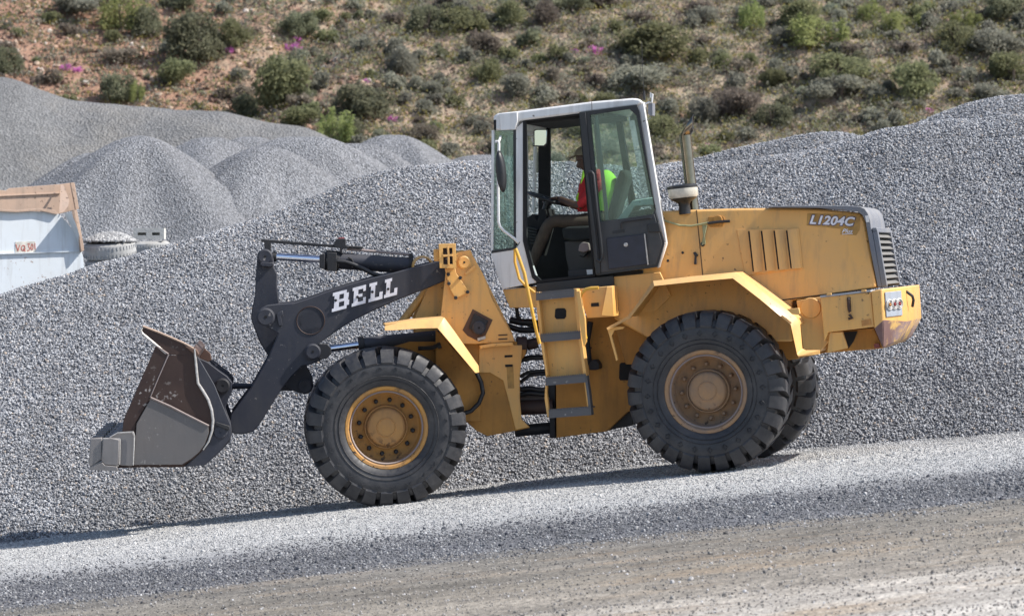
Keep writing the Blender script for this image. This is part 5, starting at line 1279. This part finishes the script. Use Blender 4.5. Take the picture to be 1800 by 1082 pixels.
b.add(n0 + n1, [tuple(range(m)), tuple(range(2 * m - 1, m - 1, -1))] + [(i, (i + 1) % m, m + (i + 1) % m, m + i) for i in range(m)]); roof = part(b, 'roof', 'white', cab, .02)
b = MB(); b.pr(RF, [(877, 200), (909, 196.5), (910, 213), (905, 228), (880, 229)], CV - .055, CV - .031); part(b, 'corner_cap', 'white', roof, .006)
prp('air_slot', 'blackmat', RF, [(867.5, 211), (872, 210.5), (872, 229), (868.5, 229)], CV - .035, CV - .0305, roof, 0)
b = MB(); b.pr(RF, [(1039.5, 178.3), (1040.5, 178.3), (1041, 194), (1040, 194)], CV - .034, CV - .0305); part(b, 'roof_joint', 'rimedge', roof, 0)
prp('roof_liner', 'blackmat', RF, [(924, 213), (1060, 196), (1062, 204), (1020, 208), (924, 218)], CV + .08, CF - .08, cab, 0)
# quarter window at the front
prp('quarter_glass', 'glass', RF, [(868.5, 229), (903, 229), (903, 437), (866.5, 443)], CV + .03, CV + .036, cab, 0)
prp('window_seal', 'black', RF, [(902, 228), (907, 228), (907, 430), (903, 438)], CV - .004, CV + .05, cab, .002)
prp('window_seal', 'black', RF, [(864, 440), (906, 434), (906.5, 438.5), (863.5, 445)], CV - .004, CV + .05, cab, .002)
b = MB(); b.ring(RF, [(919, 208), (1022, 196), (1022, 200), (1046, 486), (945, 497), (935, 488), (919, 424)], [(923.5, 213), (1018, 202), (1018, 206), (1042, 482), (950, 492), (940, 482), (925, 424)], CV - .01, CV + .06); part(b, 'door_opening_seal', 'blackmat', cab, .002)
b = MB(); d = RF.a * (CF - CV - .1); q0 = RF.t(868.5, 231, CV + .05); q1 = RF.t(866.5, 441, CV + .05); b.add([q0, q1, q1 + d, q0 + d], [(0, 1, 2, 3)]); part(b, 'windscreen', 'glassclear', cab, 0, smooth=0)
# inside
prp('cab_floor', 'blackmat', RF, [(892, 496), (1130, 474), (1130, 482), (892, 504)], CV + .05, CF, cab, 0)
prp('far_wall', 'blackmat', RF, [(905, 440), (930, 396), (1112, 386), (1116, 476), (946, 494)], CF - .05, CF, cab, 0)
prp('far_door_frame', 'blackmat', RF, [(946, 206), (966, 206), (966, 396), (946, 398)], CF - .09, CF - .02, cab, .004)
prp('far_door_frame', 'blackmat', RF, [(960, 205), (1098, 194), (1098, 201), (1024, 208), (978, 214), (968, 226), (960, 226)], CF - .085, CF - .025, cab, .004)
prp('far_door_frame', 'blackmat', RF, [(1080, 200), (1090, 200), (1122, 392), (1110, 392)], CF - .09, CF - .02, cab, .004)
prp('far_front_post', 'white', RF, [(919, 225), (926, 225), (928, 420), (921, 420)], CF - .1, CF - .04, cab, .004)
prp('far_window', 'glassclear', RF, [(966, 212), (1085, 202), (1116, 392), (966, 396)], CF - .058, CF - .052, cab, 0)
prp('far_window', 'glassclear', RF, [(880, 226), (946, 226), (946, 398), (880, 420)], CF - .058, CF - .052, cab, 0)
for x0, x1 in ((1042, 1050),): prp('far_window_bar', 'shroud', RF, [(x0, 208), (x0 + 5, 208), (x1 + 14, 392), (x1 + 9, 392)], CF - .12, CF - .06, cab, .003)
b = MB(); q = [RF.t(1120, 190, CV + .07), RF.t(1163, 428, CV + .07), RF.t(1163, 428, CF - .07), RF.t(1120, 190, CF - .07)]
q[2] = q[1] + RF.a * (CF - CV - .14) - RF.l * .33; q[3] = q[0] + RF.a * (CF - CV - .14) - RF.l * .33; b.add(q, [(0, 1, 2, 3)]); part(b, 'rear_window', 'glass', cab, 0, smooth=0)
b = MB(); b.pr(RF, [(1110, 372), (1140, 366), (1152, 428), (1150, 468), (1100, 472), (1080, 430), (1098, 392)], CV + .10, CV + .9); part(b, 'rear_shelf', 'doorlow', cab, .01)
prp('rear_shelf_trim', 'skip', RF, [(1082, 388), (1112, 352), (1150, 346), (1151, 360), (1116, 362), (1098, 392)], CV + .12, CV + .5, cab, .01)
prp('dashboard', 'blackmat', RF, [(924, 384), (936, 376), (944, 388), (950, 368), (958, 366), (962, 384), (952, 420), (944, 450), (926, 450)], 1.15, 1.6, cab, .008)
for k in range(6): prp('vent_rib', 'black', RF, [(925 + k * 1.2, 398 + k * 5.4), (944, 402 + k * 5), (943, 404.6 + k * 5), (925 + k * 1.2, 401 + k * 5.4)], 1.10, 1.15, cab, 0)
stc = RF.t(964, 350, 1.30); stn = (RF.u * .93 - RF.l * .36).normalized()
stn = (RF.u * .90 + RF.l * .40).normalized()
e1 = RF.a; e2 = stn.cross(e1).normalized()
b = MB(); b.tube([stc + (e1 * math.cos(a) + e2 * math.sin(a)) * .215 for a in [2 * math.pi * k / 36 for k in range(36)]], .017, 8, closed=True)
for a in (0.5, 2.6, 4.7): b.tube([stc - stn * .03, stc + (e1 * math.cos(a) + e2 * math.sin(a)) * .21], .012, 6)
b.lathe([(0, .0), (.05, -.01), (.05, -.05), (.0, -.06)], stc, stn, 16); b.tube([stc - stn * .03, stc - stn * .3, RF.t(948, 410, 1.3)], .035, 10); part(b, 'steering_wheel', 'black', cab, 0)
st_ = prp('seat', 'seat', RF, [(987, 401), (1000, 398), (1052, 396), (1062, 404), (1062, 418), (1010, 424), (990, 420)], 1.05, 1.56, cab, .02)
prp('seat_back', 'seat', RF, [(1060, 404), (1076, 402), (1104, 312), (1099, 298), (1090, 298), (1082, 318)], 1.18, 1.46, st_, .03)
prp('seat_base', 'black', RF, [(992, 424), (1056, 420), (1058, 474), (1000, 480), (994, 450)], 1.12, 1.5, st_, .008)
prp('armrest', 'black', RF, [(1018, 436), (1038, 430), (1040, 436), (1026, 452), (1018, 450)], .98, 1.05, st_, .008)
prp('toolbox', 'dark_steel', RF, [(998, 476), (1044, 471), (1046, 487), (1000, 492)], CV + .12, CV + .3, cab, .004)
prp('white_label', 'white', RF, [(1031, 474), (1045, 473), (1046, 481), (1032, 482.5)], CV + .115, CV + .119, cab, 0)
prp('cloth_bundle', 'rimedge', RF, [(1018, 430), (1024, 425), (1034, 427), (1036, 440), (1026, 444), (1016, 441)], .9, .98, cab, .01)
prp('inner_mirror', 'mirror', RF, [(939, 230), (943, 228), (961, 228), (960, 252), (956, 256), (937, 256)], CV + .20, CV + .22, cab, .004)
prp('inner_mirror_back', 'black', RF, [(938, 229), (943, 227), (962, 227), (961, 253), (957, 257.5), (936, 257.5)], CV + .221, CV + .25, cab, .004)
b = MB(); b.tube([RF.t(x, y, 1.75) for x, y in ((936, 240), (941, 256), (940, 300), (938, 372))], .018, 8); part(b, 'far_mirror_rail', 'white', cab, 0)
prp('far_mirror', 'rimedge', RF, [(941, 268), (949, 266), (950, 300), (942, 304)], 2.1, 2.14, cab, .004)
# door swung back against the cab side
DV = CV - .05
door = MB(); door.ring(RF, [(1018, 197.5), (1070, 190.5), (1119.5, 184), (1124, 196), (1152, 372), (1168, 427), (1156, 469), (1049, 484)],
     [(1036.5, 202), (1070, 197), (1106, 191.5), (1118.5, 203), (1151.5, 366), (1148, 377), (1057, 389), (1055, 388)], DV - .03, DV + .02)
door = part(door, 'door', 'black', cab, .004)
prp('door_glass', 'glass', RF, [(1027, 200), (1106, 190), (1120, 202), (1152, 366), (1148, 378), (1053, 390)], DV - .004, DV + .002, door, 0)
prp('door_lower_panel', 'doorlow', RF, [(1054, 390), (1150, 376), (1164, 427), (1153, 465), (1056, 479)], DV - .034, DV + .0, door, .004)
prp('door_box', 'doorbox', RF, [(1066, 419), (1134, 411), (1139, 464), (1070, 473)], DV - .055, DV - .034, door, .004)
b = MB(); b.lathe([(0, -.012), (.018, -.01), (.022, 0)], RF.t(1100, 430, DV - .055), RF.a, 12); part(b, 'door_lock', 'bare', door, 0)
prp('door_pad', 'black', RF, [(1076, 406), (1097, 402.5), (1098, 408), (1077, 411)], DV - .04, DV - .034, door, 0)
prp('door_latch', 'black', RF, [(1137, 394), (1158, 390), (1161, 408), (1140, 408)], DV - .06, DV - .034, door, .006)
prp('door_strip', 'bare', RF, [(1132, 411), (1134, 411), (1140, 465), (1138, 465.5)], DV - .062, DV - .055, door, 0)
prp('door_edge_strip', 'bare', RF, [(1165, 424), (1169.5, 427), (1159, 470), (1155, 471)], DV - .02, DV + .04, door, .002)
prp('door_post', 'black', RF, [(1018, 198), (1029, 197), (1056, 480), (1047, 483)], DV - .045, DV - .028, door, .003)
b = MB(); b.tube([RF.t(x, y, DV - .10) for x, y in ((1032, 306), (1035, 302), (1040, 302), (1043.5, 306), (1050, 372), (1059, 445), (1058.5, 454), (1054, 459), (1049, 456))], .014, 8); b.tube([RF.t(1032, 306, DV - .10), RF.t(1046, 420, DV - .10), RF.t(1049, 456, DV - .10)], .012, 8); part(b, 'door_handle', 'black', door, 0)
b = MB(); b.tube([RF.t(x, y, DV - .07) for x, y in ((1091, 402), (1091.5, 393), (1095, 389.5), (1140, 383), (1146, 384))], .009, 8); part(b, 'door_handle', 'black', door, 0)
prp('door_glass_bar', 'shroud', RF, [(1045, 203), (1050.5, 202.5), (1070, 386), (1064, 387)], DV + .01, DV + .04, door, .002)
# mirror and its white arm
b = MB(); b.tube([RF.t(x, y, .42) for x, y in ((872, 251), (872, 249), (876, 248), (877, 252), (875.5, 320), (876.5, 390), (879, 398), (886, 406), (904, 419), (911.5, 427))], .014, 10); arm = part(b, 'mirror_arm', 'white', None, 0)
b = MB(); b.tube([RF.t(877, 249, .42), RF.t(880, 240, .58)], .012, 8); part(b, 'arm_bracket', 'white', arm, 0)
b = MB(); mc = RF.t(881.5, 301.5, .32); n = 28
def ell(sx, sz, o): return [mc + RF.l * (math.cos(2 * math.pi * k / n) * sx) + RF.u * (math.sin(2 * math.pi * k / n) * sz * (1.0)) + RF.a * o for k in range(n)]
rings_ = [ell(.020, .13, -.075), ell(.042, .185, -.06), ell(.052, .208, -.02), ell(.046, .20, .01)]
vs = [p for r in rings_ for p in r]; fs = [(i * n + k, i * n + (k + 1) % n, (i + 1) * n + (k + 1) % n, (i + 1) * n + k) for i in range(3) for k in range(n)] + [tuple(range(n)), tuple(range(3 * n, 4 * n))[::-1]]
b.add(vs, fs); part(b, 'wing_mirror', 'black', None, 0, smooth=60)
# antenna and rear lamp bracket
b = MB(); b.tube([RF.t(1133, 176, .75), RF.t(1132, 160, .75)], .012, 6); b.tube([RF.t(1132, 160, .75), RF.t(1129, 112, .75), RF.t(1128, 73, .75)], .0028, 5); part(b, 'antenna', 'dark_steel', None, 0)
b = MB(); b.pr(RF, [(1122, 176), (1132, 180), (1134, 197), (1127, 200), (1122, 186)], .62, .72); b.tube([RF.t(1130, 184, .68), RF.t(1141, 180, .68), RF.t(1146, 180, .68), RF.t(1147, 166, .68), RF.t(1144, 163, .68), RF.t(1144, 172, .68)], .010, 6); part(b, 'lamp_stay', 'white', None, .002)
b = MB(); b.pr(RF, [(1139, 183), (1147, 181), (1147, 203), (1143, 204), (1139, 200)], .66, .8); b.tube([RF.t(x, y, .64) for x, y in ((1131, 192), (1132, 205), (1138, 211), (1144, 207))], .006, 6); part(b, 'rear_work_lamp', 'shroud', None, .006)

# exhaust and air cleaner
XV = .95
b = MB(); b.tube([RF.t(1219.5, 372, XV), RF.t(1216, 345, XV), RF.t(1211, 300, XV), RF.t(1204, 236, XV)], .058, 24); ex = part(b, 'exhaust_pipe', 'exhaust', None, 0)
t0 = RF.t(1204, 238, XV); b = MB(); n = 24; ring0 = []; ring1 = []
for k in range(n):
    a = 2 * math.pi * k / n; d = RF.l * math.cos(a) + RF.a * math.sin(a)
    ring0.append(t0 + d * .060); 
    ring1.append(t0 + RF.l * (.095 + math.cos(a) * -.012) + RF.a * (math.sin(a) * .056) + RF.u * (.112 - .084 * math.cos(a)))
b.add(ring0 + ring1, [(k, (k + 1) % n, n + (k + 1) % n, n + k) for k in range(n)]); tip = part(b, 'exhaust_tip', 'exhaust', ex, 0); 
sm_ = tip.modifiers.new('wall', 'SOLIDIFY'); sm_.thickness = .004
b = MB(); b.add([p * .93 + (t0 + RF.u * .112 + RF.l * .095) * .07 - RF.l * .008 for p in ring1], [tuple(range(n))]); part(b, 'dark_mouth', 'blackmat', ex, 0)  # flat black disc set just inside the mouth of the tip
pc0 = RF.t(1204, 371, .78)
ac = MB(); ac.lathe([(.06, -.03), (.055, .06), (.065, .085), (.11, .11), (.135, .13)], pc0, RF.u, 32); ac.lathe([(.149, .222), (.152, .232), (.150, .25), (.12, .262), (.04, .266), (0, .266)], pc0, RF.u, 40); ac = part(ac, 'air_cleaner', 'black', None, 0)
b = MB(); b.lathe([(.130, .128), (.146, .15), (.149, .222)], pc0, RF.u, 40); part(b, 'cleaner_bowl', plain('milky_plastic', (.50, .48, .42), .35), ac, 0)

# ------------------------------------------------------------------ the driver
def skin_mesh(name, nodes, edges, mats, parent, regions=None, sub=2, off=None):
    """nodes: name -> (point, rx, ry); one continuous skinned surface, material per nearest bone"""
    ks = list(nodes); me = bpy.data.meshes.new(name)
    off = off or Vector((0, 0, 0))
    me.from_pydata([tuple(nodes[k][0] - off) for k in ks], [(ks.index(a), ks.index(b_)) for a, b_ in edges], [])
    o = bpy.data.objects.new(name, me); COL.objects.link(o)
    sk_ = o.modifiers.new('skin', 'SKIN'); sk_.use_smooth_shade = True
    for i, k in enumerate(ks):
        sv = me.skin_vertices[0].data[i]; sv.radius = nodes[k][1:3]; sv.use_root = (i == 0)
    s2 = o.modifiers.new('sub', 'SUBSURF'); s2.levels = sub; s2.render_levels = sub
    dg = bpy.context.evaluated_depsgraph_get(); dg.update()
    m2 = bpy.data.meshes.new_from_object(o.evaluated_get(dg)); bpy.data.objects.remove(o)
    for m in mats: m2.materials.append(M[m])
    if regions:
        segs = [(nodes[a][0] - off, nodes[b_][0] - off, regions.get(a + '-' + b_, 0)) for a, b_ in edges]
        for f in m2.polygons:
            c = f.center; best = 1e9; bi = 0
            for p, q, mi in segs:
                d = q - p; t = max(0, min(1, (c - p).dot(d) / d.length_squared)); dd = (c - p - d * t).length
                if dd < best: best = dd; bi = mi
            f.material_index = bi
    o = bpy.data.objects.new(name, m2); COL.objects.link(o)
    if parent: o.parent = parent
    return o
pv = 1.30
T = lambda x, y, v=pv: RF.t(x, y, v)
PE = T(1058, 398); man = empty('person', PE)
tag(man, 'driver in a khaki cap, red jacket and yellow-green vest sitting at the steering wheel', 'person')
nd = {'pelvis': (T(1056, 386), .15, .12), 'waist': (T(1055, 366), .13, .105), 'chest': (T(1053, 338), .145, .12), 'upper': (T(1053, 318), .13, .10), 'neck0': (T(1048, 304), .06, .055), 'neck': (T(1037, 298), .055, .055),
      'jaw': (T(1027, 290), .075, .07), 'head': (T(1029, 278), .10, .105), 'crown': (T(1031, 267), .08, .085), 'nose': (T(1012.5, 282.5), .014, .018), 'brow': (T(1019, 276), .058, .05), 'mouth': (T(1016, 290.5), .028, .024), 'chin': (T(1018, 296), .028, .026)}
ed = [('pelvis', 'waist'), ('waist', 'chest'), ('chest', 'upper'), ('upper', 'neck0'), ('neck0', 'neck'), ('neck', 'jaw'), ('jaw', 'head'), ('head', 'crown'), ('head', 'brow'), ('brow', 'nose'), ('jaw', 'mouth'), ('mouth', 'chin')]
reg = {'pelvis-waist': 1, 'waist-chest': 1, 'chest-upper': 1, 'upper-neck0': 1, 'neck0-neck': 0, 'neck-jaw': 0}
for sd_, v in (('n', 1.10), ('f', 1.50)):
    s_ = -1 if sd_ == 'n' else 1
    nd['sh' + sd_] = (T(1052, 320, pv + s_ * .17), .075, .07); nd['el' + sd_] = (T(1018, 364, pv + s_ * .24), .052, .05)
    nd['wr' + sd_] = (T(988, 351, pv + s_ * .19), .032, .028); nd['hd' + sd_] = (T(981, 348, pv + s_ * .185), .034, .018)
    ed += [('upper', 'sh' + sd_), ('sh' + sd_, 'el' + sd_), ('el' + sd_, 'wr' + sd_), ('wr' + sd_, 'hd' + sd_)]
    reg.update({'upper-sh' + sd_: 1, 'sh' + sd_ + '-el' + sd_: 1, 'el' + sd_ + '-wr' + sd_: 1 if sd_ == 'f' else 0, 'wr' + sd_ + '-hd' + sd_: 0})
    nd['hp' + sd_] = (T(1050, 392, pv + s_ * .10), .095, .09); nd['kn' + sd_] = (T(964 - s_ * 3, 387, pv + s_ * .17), .075, .07)
    nd['cf' + sd_] = (T(950, 425, pv + s_ * .17), .066, .066)
    nd['an' + sd_] = (T(935, 466, pv + s_ * .15), .052, .05); nd['ft' + sd_] = (T(934, 480, pv + s_ * .15), .045, .04); nd['to' + sd_] = (T(918, 483, pv + s_ * .15), .032, .03)
    ed += [('pelvis', 'hp' + sd_), ('hp' + sd_, 'kn' + sd_), ('kn' + sd_, 'cf' + sd_), ('cf' + sd_, 'an' + sd_), ('an' + sd_, 'ft' + sd_), ('ft' + sd_, 'to' + sd_)]
    reg.update({'pelvis-hp' + sd_: 2, 'hp' + sd_ + '-kn' + sd_: 2, 'kn' + sd_ + '-cf' + sd_: 2, 'cf' + sd_ + '-an' + sd_: 2, 'an' + sd_ + '-ft' + sd_: 3, 'ft' + sd_ + '-to' + sd_: 3})
skin_mesh('body', nd, ed, ['skin', 'red', 'trousers', 'blackmat'], man, reg, 2, PE)
# hands gripping the wheel rim
for s_ in (-1, 1):
    pc = T(979, 347.5, pv + s_ * .18); fn = {'w': (pc + RF.l * .03, .028, .016), 'p': (pc - RF.l * .015, .038, .016)}; fe = [('w', 'p')]
    for k in range(4):
        o_ = (k - 1.5) * .021; ln = (.9, 1., .95, .75)[k]
        a = pc - RF.l * .045 + RF.a * o_ + RF.u * .004; b1 = a - RF.l * .030 * ln - RF.u * .012; b2 = b1 - RF.u * .026 * ln + RF.l * .004; 
        fn['a%d' % k] = (a, .0095, .0095); fn['b%d' % k] = (b1, .009, .009); fn['c%d' % k] = (b2, .0075, .0075); fe += [('p', 'a%d' % k), ('a%d' % k, 'b%d' % k), ('b%d' % k, 'c%d' % k)]
    fn['t1'] = (pc - RF.a * s_ * .045 - RF.u * .010, .011, .010); fn['t2'] = (pc - RF.a * s_ * .055 - RF.l * .035 - RF.u * .02, .0085, .0085); fe += [('w', 't1'), ('t1', 't2')]
    skin_mesh('hand', fn, fe, ['skin'], man, None, 1, PE)
vs_ = {'a': (T(1057, 380), .165, .135), 'b': (T(1058, 358), .155, .13), 'c': (T(1066, 330), .19, .165), 'd': (T(1062, 313), .17, .13), 'e': (T(1052, 305), .085, .085)}
skin_mesh('vest', vs_, [('a', 'b'), ('b', 'c'), ('c', 'd'), ('d', 'e')], ['vest'], man, None, 2, PE)
# open front of the vest: the jacket shows between two green edges
b = MB(); b.tube([T(x, y, 1.16) for x, y in ((1027, 300), (1024, 318), (1021, 336), (1015, 348), (1019, 368))], .017, 8); part(b, 'vest_edge', 'vest', man, 0)
b = MB(); b.tube([T(x, y, 1.20) for x, y in ((1034, 306), (1031, 325), (1029, 345), (1029, 372))], [.05, .075, .085, .08], 14); part(b, 'jacket_front', 'red', man, 0)
cp = MB(); cc = T(1029, 271); cp.lathe([(.0, .085), (.05, .078), (.09, .052), (.110, .01), (.113, -.012), (.106, -.016)], cc, (RF.u + RF.l * .12).normalized(), 28)
cap = part(cp, 'cap', 'cap', man, 0)
br = MB(); n = 13; pts = []
for k in range(n):
    a = math.pi * (k / (n - 1)) ; pts.append(cc + RF.a * math.cos(a) * .075 - RF.l * (.085 + math.sin(a) * .10) - RF.u * (.005 + .022 * math.sin(a)))
br.prism3(pts, RF.u * .008); part(br, 'cap_peak', 'cap', man, 0)
b = MB(); b.lathe([(0, -.012), (.018, -.012), (.03, 0), (.02, .008)], T(1036, 281, pv - .085), RF.a, 12); part(b, 'ear', 'skin', man, 0)
